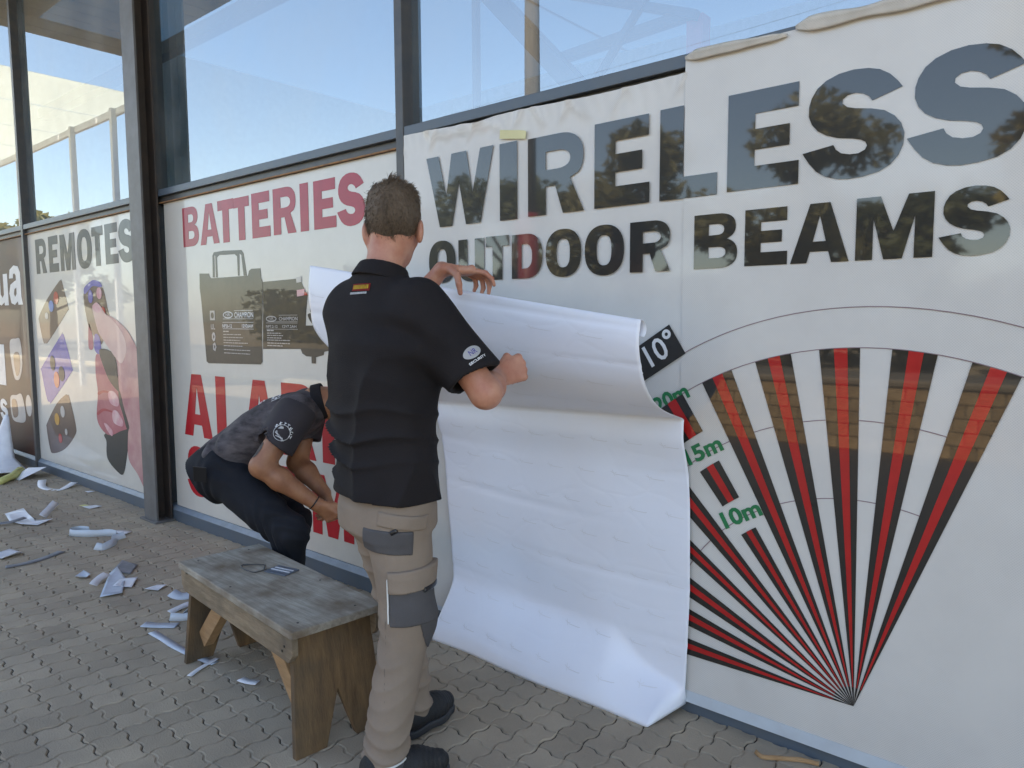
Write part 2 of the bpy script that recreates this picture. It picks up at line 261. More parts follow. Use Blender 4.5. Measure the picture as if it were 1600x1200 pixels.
# ------------------------------------------------------------------ ground
def ground_mat():
    m = mat('sandy_soil', (0.32, 0.26, 0.18), 0.95, (0.22, 0.18, 0.12), 3.0, bump=0.5, bscale=70); return m
M['soil'] = ground_mat()
M['asphalt'] = mat('asphalt', (0.13, 0.125, 0.115), 0.9, (0.10, 0.095, 0.09), 5, bump=0.4, bscale=160)
M['joint'] = mat('joint_sand', (0.075, 0.058, 0.04), 0.95, (0.045, 0.04, 0.035), 12, bump=0.4, bscale=120)
M['paver'] = mat('grey_concrete_paver', (0.41, 0.335, 0.245), 0.9, (0.31, 0.256, 0.192), 2.2, detail=12, bump=0.35, bscale=170, randomize=0.10, coord='World')
M['paver_field'] = mat('grey_concrete_paver_field', (0.40, 0.327, 0.239), 0.9, (0.30, 0.248, 0.186), 2.2, detail=12, bump=0.30, bscale=190)
M['paver'].node_tree.nodes['Principled BSDF'].inputs['Specular IOR Level'].default_value = 0.35

def sheet(name, x0, x1, y0, y1, z, mt, parent=None):
    return MB().add([(x0, y0, z), (x1, y0, z), (x1, y1, z), (x0, y1, z)], [(0, 1, 2, 3)]).build(name, mt, parent, fix=False)
tag(sheet('ground', -600, 600, -600, 600, -0.060, M['soil']), kind='structure')
tag(sheet('road', -90, 90, -19.0, -7.2, -0.050, M['asphalt']), kind='structure')
pav = empty('pavement', (0, 0, 0), kind='structure')
sheet('joint_sand', -10.6, 1.7, -3.35, 0.06, -0.006, M['joint'], pav)
sheet('plain_paving', -40, 40, -6.0, 0.06, -0.014, M['paver_field'], pav)
PU, PX0, PY0 = 0.1048, -1.640, -0.430           # lattice unit and origin; a paver covers two cells of a herringbone
NS = 5
def s_curve(s): return 0.0088 * math.sin(2 * math.pi * s) - 0.0016 * math.sin(4 * math.pi * s)
def cell_outline(i, j):
    P = []
    P += [(i + k / NS, j + s_curve(k / NS) / PU) for k in range(NS)]
    P += [(i + 1 - s_curve(k / NS) / PU, j + k / NS) for k in range(NS)]
    P += [(i + 1 - k / NS, j + 1 + s_curve(1 - k / NS) / PU) for k in range(NS)]
    P += [(i - s_curve(1 - k / NS) / PU, j + 1 - k / NS) for k in range(NS)]
    return [(x * PU, y * PU) for x, y in P]
def inset(P, d):
    n = len(P); out = []
    for i in range(n):
        a = Vector(P[i - 1]); b = Vector(P[i]); c_ = Vector(P[(i + 1) % n])
        e1 = (b - a).normalized(); e2 = (c_ - b).normalized(); nn = Vector((-(e1.y + e2.y), e1.x + e2.x)).normalized()
        out.append((b.x + nn.x * d, b.y + nn.y * d))
    return out
def paver_geo(flip):
    V, F = [], []
    for q in ((0, 0), (0, 1) if flip else (1, 0)):
        o = cell_outline(*q); a = inset(o, 0.0018); b = inset(o, 0.0058); n = len(o); b0 = len(V)
        V += [(x, y, -0.02) for x, y in a] + [(x, y, -0.0042) for x, y in a] + [(x, y, 0.0) for x, y in b]
        F.append(tuple(range(b0 + 2 * n, b0 + 3 * n)))
        for k in (0, 1): F += [(b0 + k * n + i, b0 + k * n + (i + 1) % n, b0 + (k + 1) * n + (i + 1) % n, b0 + (k + 1) * n + i) for i in range(n)]
    b0 = len(V)                                              # floor of the shallow dummy groove across the middle
    for k in range(NS + 1):
        t = k / NS; wv = .004
        p = (t * PU, PU + s_curve(t)) if flip else (PU - s_curve(t), t * PU)
        V += [(p[0], p[1] - wv, -.0036), (p[0], p[1] + wv, -.0036)] if flip else [(p[0] - wv, p[1], -.0036), (p[0] + wv, p[1], -.0036)]
    F += [(b0 + 2 * k, b0 + 2 * k + 2, b0 + 2 * k + 3, b0 + 2 * k + 1) if flip else (b0 + 2 * k, b0 + 2 * k + 1, b0 + 2 * k + 3, b0 + 2 * k + 2) for k in range(NS)]
    cx, cy = (PU / 2, PU) if flip else (PU, PU / 2)
    return [(x - cx, y - cy, z) for x, y, z in V], F, cx, cy
pg = [paver_geo(False), paver_geo(True)]
pme = [mesh(g[0], g[1]) for g in pg]
for q in pme: q.materials.append(M['paver'])
cells = []
for i in range(-86, 31):
    for j in range(-28, 4):
        k = (i - j) % 4
        if k not in (0, 3): continue
        fl = 1 if k == 3 else 0; g = pg[fl]
        c_ = (PX0 + i * PU + g[2], PY0 + j * PU + g[3], fl)
        if c_[1] < 0.03: cells.append(c_)
def seen(c_):
    d = Vector((c_[0], c_[1] + CAM_D, -CAM_H)); z = d.dot(fwd)
    if z < 0.3: return None
    px, py = 800 + 1150 * d.dot(right) / z, 600 + 1150 * d.dot(down) / z
    if not (-30 < px < 1630 and 690 < py < 1240): return None
    return z
vis = sorted([(seen(c_), c_) for c_ in cells if seen(c_)], key=lambda t: t[0])
near = set(c_ for _, c_ in vis[:300])
prnd = random.Random(3)
fv, ff = [], []
for c_ in cells:
    dz = prnd.uniform(-0.0016, 0.0016); tx, ty, tz = prnd.gauss(0, 0.007), prnd.gauss(0, 0.007), prnd.gauss(0, 0.004)
    if c_ in near:
        o = obj('paver', pme[c_[2]], None, pav, (c_[0], c_[1], dz)); o.rotation_euler = (tx, ty, tz)
    else:
        v, f = pg[c_[2]][:2]; b0 = len(fv)
        fv += [(c_[0] + x - y * tz, c_[1] + y + x * tz, dz + z + x * -ty + y * tx) for x, y, z in v]; ff += [tuple(k + b0 for k in q) for q in f]
tag(obj('paver_field', mesh(fv, ff), M['paver_field'], pav), kind='stuff')

# ------------------------------------------------------------------ shop building
shop = empty('shop_building', (-5, 0.1, 0), 'long shop building with dark framed glass front, steel column and deep roof canopy', 'building')
FX = [-13.0, -10.45, -7.88, -5.2, -2.64, -0.10, 2.45, 5.0]      # bay lines
ZT0, ZT1, ZTOP = 2.195, 2.276, 4.7
GY = 0.035                                                       # glass plane
for a, b in zip(FX[:-1], FX[1:]):
    lo = MB().box(a + 0.02, b - 0.02, GY, GY + 0.006, 0.09, ZT0).build('lower_glass_pane', M['glass'], shop)
    up = MB().box(a + 0.02, b - 0.02, GY, GY + 0.006, ZT1, ZTOP).build('upper_glass_pane', M['glass'], shop)
    tb = MB().box(a + 0.026, b - 0.026, -0.022, 0.075, 2.232, ZT1).build('transom', M['rail'], shop, bevel=0.003)
    MB().box(a + 0.026, b - 0.026, 0.004, 0.075, ZT0 - .006, 2.230).build('transom_channel', M['frame'], tb)
    MB().box(a + 0.024, b - 0.024, -0.012, 0.003, ZT0 - 0.008, ZT0 - 0.001).build('sealant_strip', M['rust_strip'], shop)
    r_ = MB().box(a + 0.022, b - 0.022, -0.018, 0.075, -0.02, 0.075).build('base_rail', M['rail'], shop, bevel=0.002)
    MB().add([(a + .022, -0.018, .0755), (b - .022, -0.018, .0755), (b - .022, 0.004, .102), (a + .022, 0.004, .102), (a + .022, 0.06, .102), (b - .022, 0.06, .102), (b - .022, 0.06, .0755), (a + .022, 0.06, .0755)],
             [(0, 1, 2, 3), (3, 2, 5, 4), (4, 5, 6, 7), (7, 6, 1, 0), (0, 3, 4, 7), (1, 6, 5, 2)]).build('rail_ledge', M['rail_edge'], r_)
for i, x in enumerate(FX):
    wd = 0.026
    MB().box(x - wd, x + wd, -0.026, 0.08, -0.02, ZTOP + 0.02).build('mullion', M['frame'], shop, bevel=0.003)
for x in (-10.45 + 5.25, -10.45 - 5.25 + 2.7, 5.0 + 0.1):
    x0, x1 = x - 0.09, x + 0.1
    col_ = MB().box(x0, x1, -0.137, -0.122, -0.02, 5.05).build('steel_column', M['pillar_face'], shop, bevel=0.002)
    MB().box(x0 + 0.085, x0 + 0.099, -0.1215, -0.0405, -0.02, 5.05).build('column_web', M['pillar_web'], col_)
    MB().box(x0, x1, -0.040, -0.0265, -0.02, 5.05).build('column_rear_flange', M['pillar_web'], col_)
    MB().box(x0 - 0.03, x1 + 0.03, -0.16, -0.02, 0.001, 0.014).build('base_plate', M['pillar_face'], col_, bevel=0.002)
MB().box(-13.2, 5.3, -0.05, 0.2, ZTOP + 0.02, 6.0).build('upper_wall', M['wall'], shop)
MB().box(-13.2, -13.03, 0.22, 9, -0.02, 6.0).build('end_wall', M['wall'], shop)
MB().box(5.13, 5.3, 0.22, 9, -0.02, 6.0).build('end_wall', M['wall'], shop)
MB().box(-13.2, 5.3, 9.02, 9.2, -0.02, 6.0).build('rear_wall', M['inside'], shop)
rf = MB().box(-13.4, 5.5, -0.2, 1.9, 6.01, 6.15).build('roof', M['wall'], shop)
M['added_rooflight'] = mat('added_translucent_sheet', (.5, .5, .5), .6)  # translucent roofing added to let sun in and brighten the interior behind the panes
_n = M['added_rooflight'].node_tree; _t = _n.nodes.new('ShaderNodeBsdfTranslucent'); _t.inputs[0].default_value = (.11, .16, .21, 1); _m = _n.nodes.new('ShaderNodeMixShader'); _m.inputs[0].default_value = .85
_o = [k for k in _n.nodes if k.type == 'OUTPUT_MATERIAL'][0]; _n.links.new(_n.nodes['Principled BSDF'].outputs[0], _m.inputs[1]); _n.links.new(_t.outputs[0], _m.inputs[2]); _n.links.new(_m.outputs[0], _o.inputs[0])
for k in range(3):
    MB().box(-13.4 + 6.3 * k, -13.4 + 6.3 * (k + 1) + .05, 1.88, 9.4, 6.03 + .012 * (k % 2), 6.036 + .012 * (k % 2)).build('added_rooflight_sheet', M['added_rooflight'], rf)
MB().box(-13.0, 5.1, 0.3, 9.0, -0.055, -0.03).build('shop_floor', M['inside'], shop)
cp = MB().box(-11.1, 5.6, -2.28, -0.055, 5.12, 5.30).build('canopy', M['wall'], shop)
for i in range(56):                                                # ribbed soffit boards
    x = -11.08 + i * 0.297
    MB().box(x, x + 0.285, -2.27, -0.06, 5.085, 5.115).build('soffit_board', M['soffit'], cp)
# roof steel seen through the upper panes
def bar(a, b, r_, mt, nm):
    a, b = Vector(a), Vector(b); q = (b - a).to_track_quat('Z', 'Y').to_matrix().to_4x4(); q.translation = a
    MB().box(-r_, r_, -r_, r_, 0, (b - a).length, q).build(nm, mt, shop)
bar((-4.2, 1.6, 4.32), (-2.75, 1.6, 2.81), 0.06, M['steel_blue'], 'roof_brace')
bar((-1.9, 1.62, 3.76), (-2.68, 1.62, 2.86), 0.02, M['steel_blue'], 'roof_brace')
bar((-3.4, 1.64, 3.66), (-2.0, 1.64, 3.10), 0.025, M['steel_blue'], 'roof_brace')
bar((-3.05, 1.66, 3.08), (-2.05, 1.66, 3.125), 0.03, M['steel_blue'], 'roof_brace')
bar((-3.76, 1.7, 0), (-3.76, 1.7, 4.6), 0.022, M['steel_blue'], 'roof_post')
bar((-2.03, 1.72, 0), (-2.03, 1.72, 3.12), 0.05, M['steel_pink'], 'red_post')
bar((-12.8, 1.8, 4.5), (5.0, 1.8, 4.5), 0.07, M['steel_blue'], 'roof_beam')
# ------------------------------------------------------------------ lettering: heavy grotesque outlines in a unit box
def arc(cx, cz, rx, rz, a0, a1, n=12, p=2.35):
    P = []
    for i in range(n + 1):
        a = R(a0 + (a1 - a0) * i / n); c_, s_ = math.cos(a), math.sin(a)
        P.append((cx + rx * math.copysign(abs(c_) ** (2 / p), c_), cz + rz * math.copysign(abs(s_) ** (2 / p), s_)))
    return P
def glyph(ch, asp):
    """list of closed outlines; asp = width / height, so that stems keep their weight"""
    s = min(0.42, 0.295 / asp); t = 0.235
    if ch == 'I': return [[(0, 0), (1, 0), (1, 1), (0, 1)]]
    if ch == 'L': return [[(0, 0), (1, 0), (1, t), (s, t), (s, 1), (0, 1)]]
    if ch == 'E': return [[(0, 0), (1, 0), (1, t), (s, t), (s, .40), (.87, .40), (.87, .61), (s, .61), (s, 1 - t), (.98, 1 - t), (.98, 1), (0, 1)]]
    if ch == 'T': return [[(.5 - s / 2, 0), (.5 + s / 2, 0), (.5 + s / 2, 1 - t), (1, 1 - t), (1, 1), (0, 1), (0, 1 - t), (.5 - s / 2, 1 - t)]]
    if ch == 'A': return [[(0, 0), (s * .95, 0), (s * .95 + .055, .19), (.945 - s * .95, .19), (1 - s * .95, 0), (1, 0), (.67, 1), (.33, 1)], [(s * .95 + .10, .36), (.90 - s * .95, .36), (.5, .80)]]
    if ch == 'W': return [[(.20, 0), (.39, 0), (.50, .60), (.60, 0), (.81, 0), (1, 1), (.815, 1), (.70, .42), (.612, 1), (.392, 1), (.305, .42), (.19, 1), (0, 1)]]
    if ch == 'M': return [[(0, 0), (s * .88, 0), (s * .88, .66), (.38, 0), (.62, 0), (1 - s * .88, .66), (1 - s * .88, 0), (1, 0), (1, 1), (.68, 1), (.5, .44), (.32, 1), (0, 1)]]
    if ch == 'O': return [arc(.5, .5, .5, .5, 0, 360, 40)[:-1], arc(.5, .5, .5 - s * .98, .5 - t * .85, 0, 360, 32, 2.6)[:-1]]
    if ch == 'D':
        return [[(0, 0)] + arc(.48, .5, .52, .5, -90, 90, 24) + [(0, 1)], [(s, t * .95)] + arc(.45, .5, .55 - s, .5 - t * .95, -90, 90, 18) + [(s, 1 - t * .95)]]
    if ch == 'U':
        return [[(0, 1)] + arc(.5, .36, .5, .36, 180, 360, 24) + [(1, 1), (1 - s, 1)] + arc(.5, .36, .5 - s, .36 - t * .8, 360, 180, 18) + [(s, 1)]]
    if ch == 'B':
        return [[(0, 0)] + arc(.58, .275, .42, .275, -90, 62, 14) + arc(.55, .755, .41, .245, -62, 90, 14) + [(0, 1)],
                [(s, .19)] + arc(.55, .29, .50 - s * .9, .10, -90, 90, 10) + [(s, .39)], [(s, .61)] + arc(.53, .71, .48 - s * .9, .10, -90, 90, 10) + [(s, .81)]]
    if ch == 'R':
        return [[(0, 0), (s, 0), (s, .36), (.50, .36), (1 - s * 1.1, 0), (1, 0), (.76, .43)] + arc(.56, .695, .43, .305, -40, 90, 16) + [(0, 1)],
                [(s, .565)] + arc(.53, .68, .50 - s * .8, .115, -90, 90, 10) + [(s, .795)]]
    if ch == 'S': return [GLYPH_S]
    if ch == 'Y': return [[(.5 - s / 2, 0), (.5 + s / 2, 0), (.5 + s / 2, .42), (1, 1), (1 - s, 1), (.5, .58), (s, 1), (0, 1), (.5 - s / 2, .42)]]
    if ch == 'a': return [[(.0, .30), (.12, .52), (.45, .60), (.58, .62), (.58, .74), (.48, .80), (.38, .78), (.35, .68), (.04, .68), (.12, .9), (.45, 1), (.78, .96), (.92, .8), (.92, .2), (1, 0), (.66, 0), (.62, .09), (.38, 0), (.12, .05)], [(.36, .28), (.44, .2), (.57, .28), (.58, .44), (.42, .4)]]
    if ch == 'u': return [[(0, 1), (0, .25), (.12, .05), (.38, 0), (.64, .1), (.66, 0), (1, 0), (1, 1), (.64, 1), (.64, .35), (.5, .24), (.36, .35), (.36, 1)]]
    if ch == 's': return [GLYPH_S]
    return [[(0, 0), (1, 0), (1, 1), (0, 1)]]

def flat(name, loops, fn, mt, parent, thick=0.0008, layer=0.0, smooth_pts=False):
    """fill 2-D outlines (holes allowed) and lay them on a surface: fn(x, z) -> world point on the sheet"""
    cu = bpy.data.curves.new(name, 'CURVE'); cu.dimensions = '2D'; cu.fill_mode = 'BOTH'; cu.extrude = thick / 2; cu.resolution_u = 5
    for lp in loops:
        sp = cu.splines.new('POLY'); sp.points.add(len(lp) - 1); sp.use_cyclic_u = True
        for i, (x, z) in enumerate(lp): sp.points[i].co = (x, z, 0, 1)
    tmp = bpy.data.objects.new('tmp', cu); dg = bpy.context.evaluated_depsgraph_get()
    me = bpy.data.meshes.new_from_object(tmp); bpy.data.objects.remove(tmp); bpy.data.curves.remove(cu)
    me.name = name
    co = np.zeros(len(me.vertices) * 3); me.vertices.foreach_get('co', co); co = co.reshape(-1, 3)
    for i, v in enumerate(me.vertices):
        p = fn(co[i, 0], co[i, 1]); v.co = (p[0], p[1] - layer - co[i, 2], p[2])
    me.materials.clear(); me.update()
    return obj(name, me, mt, parent)

def on_plane(y): return lambda x, z: (x, y, z)
def word(chars, y, mt, parent, name='letter'):
    for ch, x0, x1, z0, z1 in chars:
        lo = [[(x0 + (x1 - x0) * a, z0 + (z1 - z0) * b) for a, b in lp] for lp in glyph(ch, (x1 - x0) / (z1 - z0))]
        flat(name, lo, on_plane(y), mt, parent)

def text(s, x, z, size, y, mt, parent, name='letters', rot=0.0, width=None, bold=0.0, fn=None, spacing=1.0):
    cu = bpy.data.curves.new(name, 'FONT'); cu.body = s; cu.size = 1.0; cu.offset = bold; cu.extrude = 0.0; cu.resolution_u = 3; cu.space_character = spacing
    tmp = bpy.data.objects.new('tmp', cu)
    me = bpy.data.meshes.new_from_object(tmp); bpy.data.objects.remove(tmp); bpy.data.curves.remove(cu)
    n = len(me.vertices); co = np.zeros(n * 3); me.vertices.foreach_get('co', co); co = co.reshape(-1, 3)
    lo, hi = co[:, :2].min(0), co[:, :2].max(0); h = hi[1] - lo[1]
    sx = size / h if width is None else width / (hi[0] - lo[0])
    a = (co[:, 0] - lo[0]) * sx; b = (co[:, 1] - lo[1]) * size / h; c_, s_ = math.cos(rot), math.sin(rot)
    fn = fn or on_plane(y)
    for i, v in enumerate(me.vertices): v.co = fn(x + a[i] * c_ - b[i] * s_, z + a[i] * s_ + b[i] * c_)
    me.materials.clear(); me.update(); return obj(name, me, mt, parent)

def ellipse(cx, cz, rx, rz, n=20, rot=0.0):
    return [(cx + rx * math.cos(a) * math.cos(rot) - rz * math.sin(a) * math.sin(rot), cz + rx * math.cos(a) * math.sin(rot) + rz * math.sin(a) * math.cos(rot)) for a in (2 * math.pi * k / n for k in range(n))]
def smooth_loop(P, k=5):
    """closed Catmull-Rom through the traced corner points"""
    n = len(P); out = []
    for i in range(n):
        p0, p1, p2, p3 = (np.array(P[(i + j) % n]) for j in (-1, 0, 1, 2))
        for t in (j / k for j in range(k)):
            out.append(tuple(0.5 * ((2 * p1) + (p2 - p0) * t + (2 * p0 - 5 * p1 + 4 * p2 - p3) * t * t + (3 * p1 - p0 - 3 * p2 + p3) * t ** 3)))
    return out

# ---- poster with the remote controls
Y0 = 0.008
def poster(name, x0, x1, z0, z1, mt, label, cat='sign', y=Y0):
    e = empty(name, ((x0 + x1) / 2, y, z0), label, cat)
    MB().box(x0, x1, y, y + 0.0015, z0, z1).build('sheet', mt, e); return e
p = poster('window_poster', -7.852, -5.228, 0.104, 2.186, M['vinyl'], 'white window poster reading REMOTES with a hand holding a remote control')
word(WORDS['REMOTES'], Y0 - 0.0012, M['ink_grey'], p)
SH = SHAPES
lay = Y0 - 0.0010
def pic(nm, key, mt, lift=0.0, sm=True):
    lp = SH[key] if isinstance(key, str) else key
    return flat(nm, [smooth_loop(lp) if sm else lp], on_plane(lay - lift), mt, p)
pic('printed_remote', 'remote_a', M['ink_brown']); pic('printed_remote', 'remote_b', M['ink_violet']); pic('printed_remote', 'remote_c', M['ink_brown'])
pic('printed_fob', 'fob', M['ink_brown']); pic('printed_fob_cap', 'cap', M['ink_violet'], .0012); pic('printed_fob', 'mid_fob', M['ink_grey'], .0021); pic('printed_fob', 'blue_fob', M['ink_violet'], .0012)
pic('printed_fob', 'lower_fob', M['ink_grey'], .0006)
pic('printed_finger', 'index', M['ink_skin_dark']); pic('printed_finger', 'fingers', M['ink_skin_dark'], .0018); pic('printed_hand', 'palm', M['ink_skin'], .0024)
HX = lambda pts: [((x_, z_)) for x_, z_ in pts]
pic('printed_finger_gap', GAP, M['ink_grey'], .0027)
for g_ in GAPS: pic('printed_finger_gap', g_, M['ink_red'], .0022)
pic('printed_thumb', THUMB, M['ink_nail2'], .0030)
for k in ('nail1', 'nail2', 'nail3', 'nail4'): pic('printed_nail', k, M['ink_nail'], .0032)
bc = ['ink_orange', 'ink_blue', 'ink_dimwhite', 'ink_grey', 'ink_grey', 'ink_orange', 'ink_dimwhite', 'ink_amber', 'ink_dimwhite', 'ink_orange', 'ink_violet', 'ink_nail', 'ink_orange']
for (c0, c1, c2), mk in zip(SH['buttons'], bc):
    pic('printed_button', ellipse(c0[0], c0[1], abs(c1[0] - c0[0]), abs(c0[1] - c2[1])), M[mk], .0019, False)

# ---- poster with the batteries
p = poster('window_poster', -5.095, -2.668, 0.104, 2.186, M['vinyl'], 'white window poster reading BATTERIES and ALARM SYSTEM in red, behind the bending worker')
word(WORDS['BATTERIES'], Y0 - 0.0012, M['ink_red'], p)
word([('A', -4.9326, -4.55, .6225, 1.0405), ('L', -4.4902, -4.20, .6225, 1.0405), ('A', -4.165, -3.785, .6225, 1.0405), ('R', -3.7365, -3.41, .6225, 1.0405), ('M', -3.35, -2.95, .6225, 1.0405)], Y0 - 0.0012, M['ink_red2'], p)
word([('S', -4.923, -4.615, .212, .5565), ('Y', -4.60, -4.33, .216, .5525), ('S', -4.32, -4.06, .212, .5565), ('T', -4.03, -3.80, .216, .5525), ('E', -3.775, -3.546, .216, .5525), ('M', -3.459, -3.092, .216, .5525)], Y0 - 0.0012, M['ink_red2'], p)
pic('printed_battery', 'battery_b', M['ink_battery'], 0, False); pic('printed_battery', 'battery_a', M['ink_battery'], .0009, False); pic('printed_battery_handle', 'handle', M['ink_battery'], .0, False)
pic('printed_hook', 'hook', M['ink_battery'], .0015, True); pic('printed_bracket', 'tab', M['ink_battery'], .0015, False)
yl = lay - 0.0024
for (ox, oz, rx, rz), (cx, cz, cw, chh), (nx, nz, nw, nh), mk in (((-4.296, 1.4294, .058, .0215), (-4.2188, 1.4115, .2155, .034), (-4.3678, 1.3505, .36, .022), 'ink_white'),
                                                     ((-3.811, 1.4037, .055, .0168), (-3.7307, 1.3935, .1834, .021), (-3.8676, 1.3515, .318, .017), 'ink_dimwhite')):
    flat('printed_emblem', [ellipse(ox, oz, rx, rz, 28), ellipse(ox, oz, rx - .008, rz - .006, 28)], on_plane(yl), M[mk], p)
    text('NR', ox - rx * .45, oz - rz * .4, rz * .9, yl, M[mk], p, 'printed_letters', width=rx * .9)
    text('CHAMPION', cx, cz, chh, yl, M[mk], p, 'printed_letters', width=cw, bold=0.015)
    b1 = MB()
    for zz, ln in ((cz + chh + .008, cw), (cz - .008, cw + .14 * (cw / .2155)), (nz - .008, nw), (nz + nh + .01, nw)):
        b1.box(cx + cw - ln, cx + cw, yl - .0003, yl, zz, zz + .0022)
    b1.build('printed_rule', M[mk], p)
text('NP26-12', -4.3678, 1.3505, .022, yl, M['ink_white'], p, 'printed_letters', width=.115, bold=.02)
text('12V26AH', -4.135, 1.3515, .021, yl, M['ink_white'], p, 'printed_letters', width=.125, bold=.02)
text('NP7.2-12', -3.8676, 1.3515, .016, yl, M['ink_dimwhite'], p, 'printed_letters', width=.12, bold=.015)
text('12V7.2AH', -3.70, 1.352, .016, yl, M['ink_dimwhite'], p, 'printed_letters', width=.14, bold=.015)
rr = random.Random(5)
for x0_, x1_, zs, mk in ((-4.36, -4.05, (1.3235, 1.306, 1.288, 1.271, 1.255, 1.236, 1.212, 1.191), 'ink_dimwhite'), (-3.86, -3.60, (1.333, 1.319, 1.306, 1.292, 1.279, 1.262, 1.247), 'ink_dimwhite')):
    for k, zz in enumerate(zs):
        b1 = MB(); x = x0_; xe = x1_ - rr.uniform(0, .12) if k else x0_ + .07
        while x < xe:
            ln = rr.uniform(.012, .04); b1.box(x, min(x + ln, xe), yl - .0003, yl, zz, zz + (.0075 if k == 0 else .0048)); x += ln + .005
        b1.build('printed_fine_line', M[mk], p)
for k, (x, z) in enumerate(((-4.4878, 1.4271), (-4.4865, 1.3563), (-4.4817, 1.2924), (-4.4756, 1.2286))):
    if k == 0: flat('printed_icon', [[(x - .03, z - .03), (x + .03, z - .03), (x + .03, z + .03), (x - .03, z + .03)], ellipse(x, z, .02, .02, 16)], on_plane(yl), M['ink_dimwhite'], p)
    elif k == 1: text('UL', x - .025, z - .018, .034, yl, M['ink_dimwhite'], p, 'printed_letters', width=.05, bold=.03)
    else: flat('printed_icon', [ellipse(x, z, .024, .03, 7 if k == 2 else 5), ellipse(x, z, .013, .017, 3)], on_plane(yl), M['ink_dimwhite'], p)
# terminal patches printed on the second battery
flat('printed_terminal', [[(-3.545, 1.60), (-3.50, 1.603), (-3.50, 1.635), (-3.55, 1.628)]], on_plane(yl), M['ink_dimwhite'], p)
flat('printed_terminal', [[(-3.545, 1.525), (-3.48, 1.53), (-3.47, 1.565), (-3.545, 1.56)]], on_plane(yl), M['ink_nail'], p)
flat('printed_terminal', [[(-3.478, 1.53), (-3.445, 1.53), (-3.455, 1.548), (-3.475, 1.548)]], on_plane(yl), M['ink_orange'], p)

# ---- dark brown poster at the far left
p = poster('window_poster', -10.42, -7.908, 0.104, 2.186, M['brown_sign'], 'dark brown window poster with white letters ua and small white cameras, leftmost')
word([('u', -8.86, -8.50, 1.552, 1.86), ('a', -8.46, -8.083, 1.552, 1.93), ('I', -8.98, -8.742, .745, 1.16), ('s', -9.0, -8.749, .385, .60)], Y0 - .0012, M['ink_white'], p)
flat('printed_camera', [smooth_loop([(-8.5357, 1.2013), (-8.36, 1.225), (-8.233, 1.2118), (-8.2081, 0.9936), (-8.3, 0.85), (-8.3962, 0.8166), (-8.4825, 0.8518), (-8.553, 1.0579)])], on_plane(lay), M['ink_dimwhite'], p)
flat('printed_lens', [smooth_loop([(-8.46, 1.06), (-8.30, 1.09), (-8.27, .98), (-8.33, .88), (-8.42, .87)])], on_plane(lay - .001), M['ink_brown'], p)
flat('printed_camera', [smooth_loop([(-8.6404, 0.6294), (-8.45, .665), (-8.2815, 0.672), (-8.2132, 0.4417), (-8.4213, 0.395), (-8.6215, 0.4261)])], on_plane(lay), M['ink_dimwhite'], p)
flat('printed_lens', [smooth_loop([(-8.60, .60), (-8.46, .61), (-8.43, .47), (-8.58, .44)])], on_plane(lay - .001), M['ink_brown'], p)
flat('printed_camera_mount', [ellipse(-8.10, .585, .085, .105, 20)], on_plane(lay), M['ink_dimwhite'], p)

# ---- the big perforated banner, two lapped sheets
YB = -0.024
bn = empty('beam_banner', (-1.3, YB, 0.06), 'large white perforated banner reading WIRELESS OUTDOOR BEAMS with a red fan', 'banner')
def wavy_sheet(name, x0, x1, zlo, zhi, y, amp, mt, parent, nx=70, nz=60, seed=0, wr=0.0):
    rs = np.random.RandomState(seed); ph = rs.rand(12) * 6.28
    V = []; F = []
    for i in range(nx + 1):
        x = x0 + (x1 - x0) * i / nx; a, b = zlo(x), zhi(x)
        for j in range(nz + 1):
            t = j / nz; z = a + (b - a) * t
            d = amp * (math.sin(2.1 * x + ph[0]) * math.sin(1.7 * z + ph[1]) + .5 * math.sin(5.3 * x + 2 * z + ph[2])) * min(1, t * 6, (1 - t) * 8 + .25)
            top = max(0, (z - 2.118) / .10)
            d += wr * top * ((1 - abs(math.sin(9 * x + 14 * z + ph[3] + 1.5 * math.sin(7 * x)))) ** 3 + .8 * (1 - abs(math.sin(13 * x - 9 * z + ph[4]))) ** 4 + .2 * math.sin(61 * x + 17 * z))
            V.append((x, y - abs(d), z))
    for i in range(nx):
        for j in range(nz): k = i * (nz + 1) + j; F.append((k, k + nz + 1, k + nz + 2, k + 1))
    return obj(name, mesh(V, F), mt, parent, smooth=True)
sh1 = wavy_sheet('banner_sheet', -2.612, -1.193, lambda x: .062, lambda x: 2.231 - .015 * (x + 2.61) + .003 * math.sin(9 * x) - .010 * math.exp(-((x + 2.15) / .05) ** 2), YB, .0010, M['mesh_vinyl'], bn, 150, 110, 1, .010)
sh2 = wavy_sheet('banner_sheet', -1.200, 2.35, lambda x: .072 + .004 * math.sin(3 * x), lambda x: 2.262, YB - .0035, .0010, M['mesh_vinyl'], bn, 90, 60, 2, .0)
